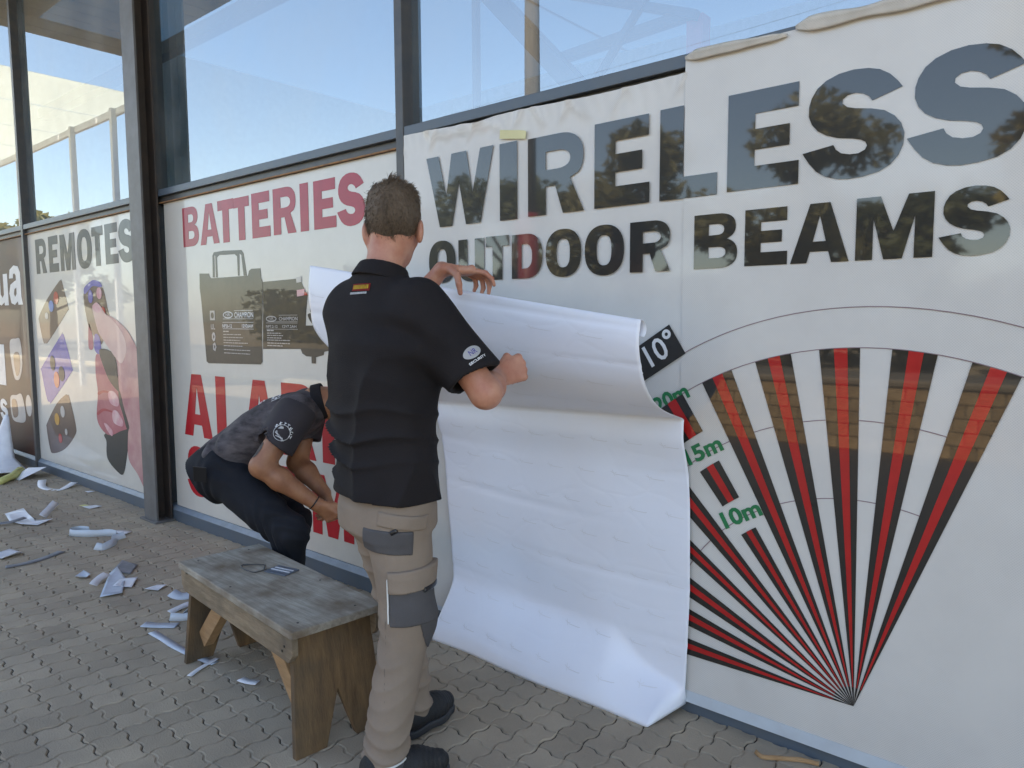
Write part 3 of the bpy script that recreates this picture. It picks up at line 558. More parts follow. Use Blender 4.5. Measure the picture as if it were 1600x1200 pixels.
# rolled hem along the top of the right sheet and pale hem along the foot
def roll(xa, xb, z, r_, name, mt, seed):
    """top edge of the sheet folded forward over itself: a soft flattened tube with a loose lower lip"""
    rs = random.Random(seed); n = int((xb - xa) / .02); V = []; F = []; mcs = 14
    for i in range(n + 1):
        x = xa + (xb - xa) * i / n; e = min(1, i / 3 + .25, (n - i) / 3 + .25)
        hh = r_ * e * (1 + .22 * math.sin(2.3 * i * .13 + seed) + .10 * math.sin(i * .71 + 2 * seed)); zz = z + .004 * math.sin(i * .23 + seed)
        for k in range(mcs):
            a = 2 * math.pi * k / mcs; V.append((x, YB - .009 - .008 * e - .0085 * e * math.cos(a) * (1.25 if math.sin(a) > 0 else .6), zz + hh * math.sin(a)))
    for i in range(n):
        for k in range(mcs): F.append((i * mcs + k, i * mcs + (k + 1) % mcs, (i + 1) * mcs + (k + 1) % mcs, (i + 1) * mcs + k))
    F += [tuple(range(mcs)), tuple(n * mcs + k for k in range(mcs - 1, -1, -1))]
    MB().add(V, F).build(name, mt, bn, smooth=True)
roll(-1.198, -0.86, 2.254, .016, 'rolled_hem', M['hem'], 1); roll(-0.835, 2.3, 2.262, .022, 'rolled_hem', M['hem'], 2)
MB().box(-1.19, 2.35, YB - .0062, YB - .0042, .040, .082).build('foot_hem', M['hem_low'], bn)
MB().box(-2.60, -1.195, YB - .0022, YB - .0012, .045, .066).build('foot_hem', M['hem_low'], bn)
YI = YB - .0062
def tape_q(pts):
    MB().prism(pts, lambda a, b, t: (a, YI - .004 + t, b), .001).build('masking_tape', M['tape'], bn)
tape_q([(-2.02, 2.125), (-1.885, 2.105), (-1.882, 2.135), (-1.91, 2.142), (-2.018, 2.160)])
for nm in ('WIRELESS', 'OUTDOOR', 'BEAMS'): word(WORDS[nm], YI, M['ink_black'], bn)
AX, AZ, RF = -0.6023, 0.2171, 1.0915
def pol(r_, a): return (AX + r_ * math.cos(R(a)), AZ + r_ * math.sin(R(a)))
def sector(r0, r1, a0, a1, n=5):
    return [pol(r1, a0 + (a1 - a0) * i / n) for i in range(n + 1)] + ([pol(r0, a1 - (a1 - a0) * i / n) for i in range(n + 1)] if r0 > 0 else [(AX, AZ)])
beams = [(69.82, 75.96), (80.41, 86.49), (91.03, 97.15), (101.69, 107.81), (112.25, 118.2), (122.6, 128.3), (132.9, 138.3), (143.2, 147.8), (153.2, 159.4), (163.4, 169.5), (174.2, 180.3)]
for k, (a0, a1) in enumerate(beams):
    cuts = [(0, RF)] if k != 5 else [(0, .592), (.70, .836), (.947, RF)]
    for r0, r1 in cuts:
        flat('fan_beam', [sector(r0, r1, a0, a1)], on_plane(YI), M['ink_black'], bn)
        w0 = a0 + (a1 - a0) * .30; w1 = a0 + (a1 - a0) * .63
        if r0 == 0:
            rr0 = .06; flat('fan_beam_core', [sector(rr0, r1, w0, w1)], on_plane(YI - .0010), M['ink_orange'], bn)
        else: flat('fan_beam_core', [sector(r0, r1, w0, w1)], on_plane(YI - .0010), M['ink_orange'], bn)
def arc_line(r_, a0, a1, wd=.0028):
    n = 48; flat('range_arc', [[pol(r_ + wd / 2, a0 + (a1 - a0) * i / n) for i in range(n + 1)] + [pol(r_ - wd / 2, a1 - (a1 - a0) * i / n) for i in range(n + 1)]], on_plane(YI + .0009), M['ink_line'], bn)
arc_line(1.212, 60, 180); arc_line(RF + .001, 60, 180); arc_line(.877, 69.8, 180); arc_line(.637, 69.8, 180)
flat('angle_panel', [[(-1.62, 1.135), (-1.2457, 1.376), (-1.1816, 1.2773), (-1.556, 1.036)]], on_plane(YI), M['ink_black'], bn)
text('110', -1.356, 1.193, .082, YI - .0012, M['ink_white'], bn, 'letters', rot=R(32.8), width=.142, bold=.012)
flat('degree_ring', [ellipse(-1.2555, 1.342, .017, .017, 20), ellipse(-1.2555, 1.342, .0065, .0065, 12)], on_plane(YI - .0012), M['ink_white'], bn)
for s_, x, z in (('20m', -1.286, 1.058), ('15m', -1.160, .888), ('10m', -1.022, .690)):
    text(s_, x, z, .058, YI, M['ink_green'], bn, 'letters', rot=R(29.5), width=.145, bold=.035)
# ------------------------------------------------------------------ what stands across the yard (seen in the glass and the glossy print)
M['brick'] = mat('yellow_brown_brick', (0.42, 0.30, 0.17), 0.9, (0.30, 0.21, 0.12), 9, bump=0.5, bscale=60, randomize=0.22)
M['mortar'] = mat('mortar', (0.24, 0.20, 0.15), 0.95)
M['kerb'] = mat('cream_kerb_paint', (0.62, 0.56, 0.42), 0.8, (0.5, 0.45, 0.34), 6)
M['pole'] = mat('creosoted_pole_wood', (0.085, 0.07, 0.05), 0.9, (0.06, 0.05, 0.035), 3, stretch=(9, 9, .7), bump=0.4, bscale=20)
M['red_steel'] = mat('dark_red_steel', (0.25, 0.02, 0.025), 0.5)
M['bark'] = mat('bark', (0.13, 0.095, 0.065), 0.95, (0.08, 0.06, 0.045), 8, bump=0.8, bscale=25)
def leaf_mat(nm, a, b):
    m = mat(nm, a, 0.6, b, 1.7, detail=4); n = m.node_tree; bs = n.nodes['Principled BSDF']
    tl = n.nodes.new('ShaderNodeBsdfTranslucent'); tl.inputs[0].default_value = (a[0] * 1.6, a[1] * 1.5, a[2], 1)
    mx = n.nodes.new('ShaderNodeMixShader'); mx.inputs[0].default_value = 0.3; out = [k for k in n.nodes if k.type == 'OUTPUT_MATERIAL'][0]
    n.links.new(bs.outputs[0], mx.inputs[1]); n.links.new(tl.outputs[0], mx.inputs[2]); n.links.new(mx.outputs[0], out.inputs[0]); return m
M['leaf_a'] = leaf_mat('olive_leaves', (0.25, 0.215, 0.075), (0.13, 0.12, 0.04))
M['leaf_b'] = leaf_mat('yellow_green_leaves', (0.34, 0.26, 0.07), (0.18, 0.15, 0.04))
M['leaf_c'] = leaf_mat('dark_green_leaves', (0.15, 0.155, 0.06), (0.075, 0.085, 0.032))
bw = empty('low_brick_wall', (-3, -6.3, -.05), 'low yellow brown brick wall across the walkway, mirrored in the banner', 'wall')
MB().box(-12, 3.5, -6.40, -6.235, -.055, .66).build('mortar_core', M['mortar'], bw)
bme = MB().box(0, .205, 0, .03, 0, .128)
tmp = bme.build('tmpbrick', M['brick'], None, bevel=.006); bdat = tmp.data; bpy.data.objects.remove(tmp)
for j in range(5):
    for i in range(52):
        x = -8.2 + i * .22 + (.11 if j % 2 else 0)
        if x > 3.1: continue
        o = obj('brick', bdat, None, bw, (x, -6.236 + random.uniform(-.003, .003), -.045 + j * .14))
MB().box(-12.1, 3.6, -6.43, -6.19, .662, .72).build('coping', M['mortar'], bw, bevel=.01)
tag(MB().box(-60, 60, -7.15, -6.95, -.06, .06).build('kerb', M['kerb'], bevel=.01), kind='structure')
# utility pole with wires
up = empty('utility_pole', (-8.6, -8.3, -.05), 'tall wooden utility pole with red lower sleeve, mirrored in the glass', 'pole')
MB().tube([(-8.6, -8.3, -.05), (-8.6, -8.3, 9.5)], [.17, .12], 16).build('pole_shaft', M['pole'], up, smooth=True)
MB().tube([(-8.6, -8.3, -.05), (-8.6, -8.3, 3.3)], [.19, .19], 16).build('pole_sleeve', M['red_steel'], up, smooth=True)
MB().box(-9.6, -7.6, -8.5, -8.42, 8.9, 9.05).build('cross_arm', M['pole'], up)
for k, (z, y) in enumerate(((7.6, -8.2), (7.0, -8.2))):
    pts = [(-75 + 2.2 * i, y - 8 + i * .12, z + 3.0 * ((i / 60 - .5) ** 2) - .4) for i in range(61)]
    MB().tube(pts, .003, 5).build('power_line', M['frame'], up)

def make_tree(x, y, h, cr, mt, label, seed, n=2600, low=.32, ls=.20, nm='shade_tree'):
    rs = random.Random(seed); t = empty(nm, (x, y, -.06), label, 'tree', 'trees across the road')
    tr = MB(); base = Vector((x, y, -.06)); top = base + Vector((rs.uniform(-.3, .3), rs.uniform(-.3, .3), h * .62))
    mid = base.lerp(top, .5) + Vector((rs.uniform(-.2, .2), rs.uniform(-.2, .2), 0))
    tr.tube([base, mid, top], [h * .032, h * .024, h * .012], 9)
    clumps = []
    for k in range(15):
        a = rs.uniform(0, 6.283); rr_ = cr * math.sqrt(rs.random()) * .85; z = h * rs.uniform(low + .08, .93); f_ = 1 - .55 * max(0, (z / h - .6) / .4)
        c_ = base + Vector((math.cos(a) * rr_ * f_, math.sin(a) * rr_ * f_, z)); clumps.append((c_, cr * rs.uniform(.22, .42)))
        s0 = base.lerp(top, rs.uniform(.45, .98)); tr.tube([s0, s0.lerp(c_, .5) + Vector((0, 0, .15)), c_], [h * .011, h * .007, h * .003], 5)
    tr.build('trunk', M['bark'], t, smooth=True)
    V = []; F = []
    for k in range(n):
        c_, r_ = clumps[rs.randrange(len(clumps))]
        d = Vector((rs.gauss(0, 1), rs.gauss(0, 1), rs.gauss(0, 1))).normalized() * r_ * rs.random() ** .45; d.z *= .75
        pz = c_ + d; a = Vector((rs.gauss(0, 1), rs.gauss(0, 1), rs.gauss(0, .6))).normalized(); b = a.orthogonal().normalized()
        b.rotate(Matrix.Rotation(rs.uniform(0, 6.28), 3, a)); s_ = ls * rs.uniform(.6, 1.3); i0 = len(V)
        V += [pz - a * s_, pz - b * s_ * .45, pz + a * s_, pz + b * s_ * .45]; F.append((i0, i0 + 1, i0 + 2, i0 + 3))
    obj('crown', mesh(V, F), mt, t)
make_tree(-11.5, -17.5, 7.4, 3.3, M['leaf_a'], 'olive green tree behind the utility pole, mirrored in WIRELESS', 1, 5200, low=.18)
make_tree(-18, -19, 6.8, 3.6, M['leaf_c'], 'dark green tree left of the utility pole across the road', 2, 4600, low=.18)
make_tree(-7.6, -19.5, 7.9, 3.0, M['leaf_a'], 'slender olive tree right of the utility pole across the road', 13, 4600, low=.2)
make_tree(-4.6, -20, 4.9, 2.6, M['leaf_c'], 'smaller dark tree mirrored under the word WIRELESS', 3, 3600, low=.15)
make_tree(-.6, -15.5, 8.4, 3.3, M['leaf_b'], 'large yellow green tree mirrored in the last letters of WIRELESS', 4, 6500, low=.14)
make_tree(4.6, -17, 9.0, 3.6, M['leaf_b'], 'tall yellow green tree across the road, farthest right', 5, 5200, low=.2)
make_tree(-41, -10.8, 6.6, 3.4, M['leaf_a'], 'round tree far down the road mirrored in the left panes', 6, 3600, ls=.3)
make_tree(-51, -12.2, 7.0, 3.6, M['leaf_a'], 'far round tree at the left edge of the mirrored view', 7, 3600, ls=.3)
make_tree(-27, -22, 6.4, 3.6, M['leaf_c'], 'low dark tree far across the road', 8, 3600, ls=.28)
# hedge mass behind the road
rs = random.Random(9); V = []; F = []
for k in range(16000):
    x = rs.uniform(-45, 14); y = -25 + rs.gauss(0, .9); z = rs.random() ** .8 * (3.1 + .7 * math.sin(x * .5) + .4 * math.sin(x * 1.7)); z = max(.02, z)
    pz = Vector((x, y, z)); a = Vector((rs.gauss(0, 1), rs.gauss(0, 1), rs.gauss(0, .6))).normalized(); b = a.orthogonal().normalized(); s_ = .3 * rs.uniform(.6, 1.3); i0 = len(V)
    V += [pz - a * s_, pz - b * s_ * .5, pz + a * s_, pz + b * s_ * .5]; F.append((i0, i0 + 1, i0 + 2, i0 + 3))
tag(obj('hedge', mesh(V, F), M['leaf_a']), 'ragged olive hedge along the far side of the road', 'hedge', kind='stuff')
# translucent white lean-to beyond the shop end
def translucent(nm, c_):
    m, n, b = node_mat(nm); tl = n.nodes.new('ShaderNodeBsdfTranslucent'); tl.inputs[0].default_value = (*c_, 1); mx = n.nodes.new('ShaderNodeMixShader'); mx.inputs[0].default_value = .75
    b.inputs['Base Color'].default_value = (*c_, 1); out = [k for k in n.nodes if k.type == 'OUTPUT_MATERIAL'][0]
    n.links.new(b.outputs[0], mx.inputs[1]); n.links.new(tl.outputs[0], mx.inputs[2]); n.links.new(mx.outputs[0], out.inputs[0]); return m
M['polycarb'] = translucent('white_translucent_sheet', (.74, .77, .74)); M['white_post'] = mat('white_post_paint', (.75, .76, .78), .5)
lt = empty('carport', (-18, -2.6, -.06), 'white carport with translucent roof beyond the shop, mirrored in the left panes', 'carport')
for i in range(5): MB().box(-14.2 - 2.1 * (i + 1) + .04, -14.2 - 2.1 * i, -3.85, -1.35, 5.5, 5.506).build('roof_sheet', M['polycarb'], lt)
for x in (-15.4, -17.5, -21.0): MB().box(x - .05, x + .05, -3.82, -3.72, -.05, 5.49).build('post', M['white_post'], lt)
MB().box(-24.8, -14.2, -3.87, -3.80, 5.36, 5.49).build('gutter_beam', M['white_post'], lt)

# ------------------------------------------------------------------ bench
def wood(nm, c1, c2, st, grey=None, gs=4.0):
    m = mat(nm, c1, .85, c2, 3.0, detail=10, stretch=st, bump=.35, bscale=14); n = m.node_tree; b = n.nodes['Principled BSDF']
    if grey:
        lk = b.inputs['Base Color'].links[0]; src = lk.from_socket; tc = n.nodes.new('ShaderNodeTexCoord'); nz = n.nodes.new('ShaderNodeTexNoise'); nz.inputs['Scale'].default_value = gs; nz.inputs['Detail'].default_value = 9
        n.links.new(tc.outputs['Object'], nz.inputs['Vector']); rp = n.nodes.new('ShaderNodeValToRGB'); rp.color_ramp.elements[0].position = .40; rp.color_ramp.elements[1].position = .72
        mx = n.nodes.new('ShaderNodeMix'); mx.data_type = 'RGBA'; mx.inputs['B'].default_value = (*grey, 1); n.links.new(nz.outputs['Fac'], rp.inputs[0]); n.links.new(rp.outputs[0], mx.inputs['Factor']); n.links.new(src, mx.inputs['A']); n.links.new(mx.outputs['Result'], b.inputs['Base Color'])
    return m
M['bench_top'] = wood('weathered_grey_bench_top', (.42, .385, .325), (.25, .222, .178), (2.2, 24, 24), (.16, .118, .08), 8)
M['bench_side'] = wood('stained_pale_board', (.34, .26, .17), (.20, .145, .09), (2.2, 14, 22), (.11, .085, .06), 6)
M['bench_end'] = wood('brown_plywood_board', (.23, .135, .06), (.12, .07, .034), (14, 14, 1.6), (.075, .055, .035), 5)
M['bench_brace'] = wood('ochre_brace_wood', (.42, .26, .13), (.30, .17, .08), (2, 9, 9))
BX, BY, BA = -2.423, -.879, R(-5.6)
bench = empty('wooden_bench', (BX, BY, 0), 'old wooden bench with grey worn top and notched plank legs', 'bench')
BM = Matrix.Translation((BX, BY, 0)) @ Matrix.Rotation(BA, 4, 'Z')
def bpart(name, mb, mt, bev=.003, parent=None):
    mb.v = [tuple(BM @ Vector(p_)) for p_ in mb.v]; return mb.build(name, mt, parent or bench, bevel=bev)
HL, HW, TZ = .478, .172, .425
topb = MB(); nx_, ny_ = 40, 12; rs = random.Random(4)
def tz(x, y): return TZ + .0012 * math.sin(13 * x) * math.sin(17 * y)
bpart('top', MB().box(-HL, HL, -HW, HW, TZ - .027, TZ), M['bench_top'], .004)
for s_ in (-1, 1):
    pol_ = [(-HL + .012, TZ - .0285), (HL - .012, TZ - .0285), (HL - .012, TZ - .085), (HL - .040, TZ - .114), (-HL + .040, TZ - .114), (-HL + .012, TZ - .085)]
    y0 = s_ * (HW - .006); bpart('side_apron', MB().prism(pol_, lambda a, b, t, y0=y0, s_=s_: (a, y0 - s_ * t, b), .022), M['bench_side'], .002)
    xo = s_ * (HL - .055); hw = HW - .0295
    pol_ = [(-hw, TZ - .0285), (hw, TZ - .0285), (HW - .004, .0), (hw * .40, .0), (.0, .175), (-hw * .40, .0), (-HW + .004, .0)]
    bpart('end_board', MB().prism(pol_, lambda a, b, t, xo=xo, s_=s_: (xo + s_ * (.052 * (1 - b / TZ)) - s_ * t, a, b), .024), M['bench_end'], .002)
    a = Vector((s_ * (HL - .060), -.095, .10)); b = Vector((s_ * .12, -.095, TZ - .03)); q = (b - a).to_track_quat('Z', 'Y').to_matrix().to_4x4(); q.translation = a
    bpart('brace', MB().box(-.020, .020, -.034, .034, 0, (b - a).length - .012, q), M['bench_brace'], .002)
M['nail'] = mat('dark_nail_head', (.05, .045, .04), .5, metal=.6)
for nx_, ny_ in ((-.43, -.11), (-.425, .10), (.42, -.12), (.425, .09), (-.05, -.14), (.12, .13)):
    bpart('nail_head', MB().tube([(nx_, ny_, TZ - .001), (nx_, ny_, TZ + .0012)], .0042, 8), M['nail'], 0)
for nx_ in (-.41, -.395, .40, .415):
    bpart('nail_head', MB().tube([(nx_, -HW + .007, TZ - .055 + .03 * math.sin(nx_ * 90)), (nx_, -HW + .0045, TZ - .055 + .03 * math.sin(nx_ * 90))], .0042, 8), M['nail'], 0)
M['tool'] = mat('grey_blue_plastic', (.12, .145, .18), .35, (.10, .12, .15), 20); M['tool_stripe'] = mat('pale_felt_stripe', (.62, .64, .68), .6)
sq = empty('squeegee', (-2.487, -.80, TZ), 'small grey squeegee card with two pale stripes lying on the bench', 'squeegee')
SM = Matrix.Translation((-2.487, -.80, TZ + .001)) @ Matrix.Rotation(R(12), 4, 'Z')
MB().box(-.055, .055, -.038, .038, 0, .005, SM).build('blade', M['tool'], sq, bevel=.0015)
for yy in (-.012, .008): MB().box(-.045, .05, yy, yy + .007, .0052, .0072, SM).build('stripe', M['tool_stripe'], sq)
pts = [(-2.60 + .055 * math.cos(a) - .02 * math.sin(2 * a), -.845 + .04 * math.sin(a), TZ + .0035) for a in (R(20) + k * R(285) / 30 for k in range(31))] + [(-2.545, -.83, TZ + .0035)]
tag(MB().tube(pts, .0024, 6).build('wire_loop', M['frame'], smooth=True), 'thin dark wire loop lying on the bench top beside the squeegee', 'wire')

# ------------------------------------------------------------------ hanging vinyl, backing paper towards us
M['backing'] = mat('white_backing_paper', (.82, .84, .91), .42, (.79, .81, .885), 2.5, coat=.15, coat_rough=.25, bump=.22, bscale=5.0)
M['backing_print'] = mat('grey_backing_print', (.76, .765, .80), .5)
_n = M['backing'].node_tree; _b = _n.nodes['Principled BSDF']; _tc = _n.nodes.new('ShaderNodeTexCoord'); _mp = _n.nodes.new('ShaderNodeMapping'); _mp.inputs['Scale'].default_value = (1.0, .6, 1.5)
_wn = _n.nodes.new('ShaderNodeTexNoise'); _wn.inputs['Scale'].default_value = 3.0; _vm = _n.nodes.new('ShaderNodeVectorMath'); _vm.operation = 'MULTIPLY_ADD'; _vm.inputs[1].default_value = (.25, .25, .25)
_vo = _n.nodes.new('ShaderNodeTexVoronoi'); _vo.feature = 'DISTANCE_TO_EDGE'; _vo.inputs['Scale'].default_value = 4.5
_mr = _n.nodes.new('ShaderNodeMapRange'); _mr.inputs[1].default_value = 0.0; _mr.inputs[2].default_value = .10
_bp = _n.nodes.new('ShaderNodeBump'); _bp.inputs['Strength'].default_value = .13; _bp.inputs['Distance'].default_value = .004
_L = _n.links; _L.new(_tc.outputs['Object'], _mp.inputs[0]); _L.new(_mp.outputs[0], _wn.inputs['Vector']); _L.new(_wn.outputs['Color'], _vm.inputs[0]); _L.new(_mp.outputs[0], _vm.inputs[2]); _L.new(_vm.outputs[0], _vo.inputs['Vector'])
_L.new(_vo.outputs['Distance'], _mr.inputs[0]); _L.new(_mr.outputs[0], _bp.inputs['Height']); _old = _b.inputs['Normal'].links[0].from_socket; _L.new(_old, _bp.inputs['Normal']); _L.new(_bp.outputs[0], _b.inputs['Normal'])
def sm(t): t = max(0, min(1, t)); return t * t * (3 - 2 * t)
PROF = [(0, -.052, 0), (.05, -.075, .030), (.13, -.154, .075), (.25, -.235, .175), (.42, -.300, .36), (.60, -.335, .56), (.80, -.350, .78), (1.0, -.340, 1.0)]
_pf = np.array(PROF); _d = np.linspace(0, 1, 201); _pf = np.stack([_d] + [np.interp(_d, _pf[:, 0], _pf[:, k]) for k in (1, 2)], 1)
for _ in range(3):
    _e = np.pad(_pf[:, 1:], ((12, 12), (0, 0)), 'reflect', reflect_type='odd'); _pf[:, 1:] = np.stack([np.convolve(_e[:, k], np.ones(25) / 25, 'valid') for k in (0, 1)], 1)
def vinyl_point(u, v):
    """u 0 left .. 1 right, v 0 foot .. 1 top edge, >1 rolls over"""
    ztop = 1.645 - .252 * u; zc = 1.030 + .025 * u; vc = .62
    yb = -.205 + .006 * math.sin(9 * u + .4)
    if u > .955: yb += (u - .955) / .045 * .178
    if v <= vc:
        t = v / vc; z = zc * t
        y = yb + (-.046 - yb) * sm(t * (4.0 + 6.0 * sm((u - .72) / .28))) - .016 * math.exp(-((t - .93) / .06) ** 2) + .004 * math.sin(6 * u + 5 * v)
        if u > .95 and t < .1: z += .03 * (u - .95) / .05 * (1 - t / .1)
        xl = -2.28 - .10 * t; xr = -1.160 + .016 * math.sin(math.pi * t) - .014 * t ** 4
    else:
        t = (min(v, 1) - vc) / (1 - vc); k = min(199, int(t * 200)); f_ = t * 200 - k
        y = _pf[k, 1] + (_pf[k + 1, 1] - _pf[k, 1]) * f_; z = zc + (ztop - zc) * (_pf[k, 2] + (_pf[k + 1, 2] - _pf[k, 2]) * f_)
        y -= .012 * math.sin(7 * u + 1) * t * (1 - t) * 2
        xl = -2.38 - .53 * sm(t / .62) ** .8; xr = -1.174
    x = xl + (xr - xl) * u
    if v > 1:
        a = (v - 1) / .08 * R(150); y += .028 * math.sin(a); z -= .028 * (1 - math.cos(a))
    cr = .0022 * math.sin(31 * v + 3 * u) * math.sin(4.3 * u + 1) + .0016 * math.sin(12 * u + 19 * v)
    cr += .0035 * math.exp(-(((v * 8.5 + .25 * math.sin(2 * u)) % 1 - .5) / .06) ** 2) * (.5 + .5 * math.sin(5 * u + int(v * 8.5) * 2.1))
    return Vector((x, y + cr, z))
hs = empty('vinyl_sheet', (-1.8, -.2, 0), 'large white paper backed vinyl sheet hanging and curling off the banner', 'vinyl sheet')
NU, NV = 110, 150; V = []; F = []
vs = [i / (NV - 14) for i in range(NV - 13)] + [1 + .08 * (i + 1) / 13 for i in range(13)]
for v_ in vs:
    for i in range(NU + 1): V.append(vinyl_point(i / NU, v_))
for j in range(len(vs) - 1):
    for i in range(NU): k = j * (NU + 1) + i; F.append((k, k + 1, k + NU + 2, k + NU + 1))
so_ = obj('backing', mesh(V, F), M['backing'], hs, smooth=True)
sdm = so_.modifiers.new('thick', 'SOLIDIFY'); sdm.thickness = .0012; sdm.offset = 1
V = []; F = []; rs = random.Random(8)
for j in range(13):
    for i in range(8):
        u0 = (i + .15 + .5 * (j % 2)) / 8.2; v0 = .05 + j * .073
        def mk(pts, wd):
            for (a, b), (c_, d) in zip(pts[:-1], pts[1:]):
                L_ = math.hypot(c_ - a, d - b) or 1; nx_, ny_ = -(d - b) / L_ * wd, (c_ - a) / L_ * wd; i0 = len(V)
                for (uu, vv) in ((a - nx_, b - ny_), (c_ - nx_, d - ny_), (c_ + nx_, d + ny_), (a + nx_, b + ny_)):
                    uu, vv = u0 + uu / 1.2, v0 + vv / 1.6
                    if not (0 < uu < 1 and 0 < vv < .99): break
                    p0 = vinyl_point(uu, vv); du = vinyl_point(min(1, uu + .004), vv) - p0; dv = vinyl_point(uu, vv + .004) - p0; n_ = du.cross(dv).normalized()
                    if n_.y > 0: n_ = -n_
                    V.append(p0 + n_ * .0022)
                if len(V) - i0 == 4: F.append((i0, i0 + 1, i0 + 2, i0 + 3))
                else: del V[i0:]
        mk([(-.015, .006), (.0, .0), (.01, .004)], .0009); mk([(-.008, .012), (.002, -.008)], .0009); mk([(.004, -.002), (.05, -.004), (.06, -.003)], .0011)
tag(obj('backing_print', mesh(V, F), M['backing_print'], hs), kind='stuff')

# ------------------------------------------------------------------ offcuts on the paving
M['cut_white'] = mat('white_offcut', (.74, .75, .78), .45, (.66, .67, .70), 14); M['cut_blue'] = mat('pale_blue_offcut', (.50, .56, .64), .45, (.42, .47, .54), 14)
M['cut_grey'] = mat('grey_offcut', (.22, .23, .25), .5, (.12, .125, .135), 9); M['cut_yellow'] = mat('yellow_tube', (.62, .60, .22), .5)
def ribbon(label, pts, wd, mt, stand=0.0, sub=8, cat='offcut', name='vinyl_offcut', group='vinyl offcuts on the paving'):
    P = [Vector((p_[0], p_[1], p_[2] * .55)) for p_ in pts]; Q = []
    for i in range(len(P) - 1):
        p0, p1, p2, p3 = P[max(i - 1, 0)], P[i], P[i + 1], P[min(i + 2, len(P) - 1)]
        for t in (k / sub for k in range(sub)): Q.append(.5 * ((2 * p1) + (p2 - p0) * t + (2 * p0 - 5 * p1 + 4 * p2 - p3) * t * t + (3 * p1 - p0 - 3 * p2 + p3) * t ** 3))
    Q.append(P[-1]); V = []; F = []; n = len(Q)
    for i, q in enumerate(Q):
        t = (Q[min(i + 1, n - 1)] - Q[max(i - 1, 0)]).normalized(); s_ = Vector((0, 0, 1)).cross(t)
        s_ = s_.normalized() if s_.length > .2 else Vector((1, 0, 0)); up_ = t.cross(s_).normalized()
        wv = (s_ * math.cos(stand) + up_ * math.sin(stand)).normalized(); nn = t.cross(wv) * .0008
        ww = wd * (1 + .04 * math.sin(i * .6)); off = wv * ww * .5; c0 = q + Vector((0, 0, .002 + abs(off.z)))
        V += [c0 - off - nn, c0 + off - nn, c0 + off + nn, c0 - off + nn]
    for i in range(n - 1):
        a = i * 4
        for k in range(4): F.append((a + k, a + (k + 1) % 4, a + 4 + (k + 1) % 4, a + 4 + k))
    F += [(3, 2, 1, 0), tuple((n - 1) * 4 + k for k in range(4))]
    b0 = P[0].copy(); b0.z = 0
    o = obj(name, mesh([Vector(v_) - b0 for v_ in V], F), mt, None, b0, True); return tag(o, label, cat, group)
def patch(label, poly, mt, curl=.02, ctr=None, cat='offcut', name='vinyl_offcut', group='vinyl offcuts on the paving'):
    """a flat torn piece, fanned from its middle with lifted corners"""
    n = len(poly); cx = sum(a for a, _ in poly) / n; cy = sum(b for _, b in poly) / n; V = [(0, 0, .003)]; F = []
    rs_ = random.Random(len(label))
    K_ = 4
    for k in range(1, K_ + 1):
        for i, (a, b) in enumerate(poly): V.append(((a - cx) * k / K_, (b - cy) * k / K_, .003 + .5 * curl * (k / K_) ** 2 * abs(math.sin(i * 1.9 + len(label)))))
    for i in range(n): F.append((0, 1 + i, 1 + (i + 1) % n))
    for k in range(K_ - 1):
        for i in range(n): F.append((1 + k * n + i, 1 + (k + 1) * n + i, 1 + (k + 1) * n + (i + 1) % n, 1 + k * n + (i + 1) % n))
    o = obj(name, mesh(V, F), mt, None, (cx, cy, 0), True); md = o.modifiers.new('thick', 'SOLIDIFY'); md.thickness = .001; md.offset = 0
    return tag(o, label, cat, group)
ribbon('white curled strip with raised ends beside the rail under the REMOTES poster', [(-7.16, -.20, .045), (-6.95, -.26, .004), (-6.75, -.20, .0), (-6.83, -.06, .05)], .06, M['cut_white'])
patch('tiny white chip beside the rail under the printed hand', [(-6.52, -.09), (-6.45, -.09), (-6.44, -.04), (-6.50, -.05)], M['cut_white'], .004)
patch('tiny yellow scrap left of the steel column foot', [(-6.05, -.30), (-5.97, -.29), (-5.98, -.25), (-6.04, -.26)], M['cut_yellow'], .006)
patch('small white square scrap near the steel column foot', [(-5.98, -.30), (-5.87, -.29), (-5.87, -.20), (-5.96, -.21)], M['cut_white'], .012)
patch('big white curved offcut on the paving, the widest flat piece', [(-6.19, -.74), (-5.90, -.79), (-5.75, -.76), (-5.67, -.69), (-5.73, -.575), (-5.79, -.66), (-6.02, -.64), (-6.23, -.61)], M['cut_white'], .03)
ribbon('thin twisted strip standing beside the big white curved offcut', [(-5.86, -.60, .0), (-5.98, -.52, .03), (-6.12, -.43, .05)], .05, M['cut_white'], .6)
ribbon('grey end of a strip lying across the big white offcut', [(-5.90, -.90, .02), (-5.84, -.80, .03), (-5.88, -.70, .035)], .03, M['cut_grey'], .3)
ribbon('beige strip curled into a standing loop on the paving', [(-5.20, -.53, 0), (-5.28, -.57, 0), (-5.24, -.635, 0), (-5.12, -.57, 0), (-5.05, -.49, 0), (-4.98, -.45, 0)], .045, M['hem_low'], R(80))
ribbon('pale strip end lying flat behind the beige loop', [(-5.13, -.41, .0), (-5.05, -.40, .02), (-4.99, -.37, .01)], .06, M['cut_white'])
ribbon('grey curled strip in front of the beige loop', [(-4.81, -.64, 0), (-4.76, -.61, 0), (-4.80, -.54, .005), (-4.86, -.50, .02), (-4.87, -.44, .03)], .045, M['hem_low'], R(50))
ribbon('dark grey ribbon stretched over the paving at the left', [(-4.85, -1.10, 0), (-4.83, -1.0, .004), (-4.86, -.90, 0), (-4.91, -.79, .006)], .055, M['cut_grey'])
patch('white crumpled scrap at the left edge of the paving', [(-5.10, -1.12), (-5.0, -1.08), (-5.02, -.99), (-5.06, -.95), (-5.14, -1.0)], M['cut_white'], .05)
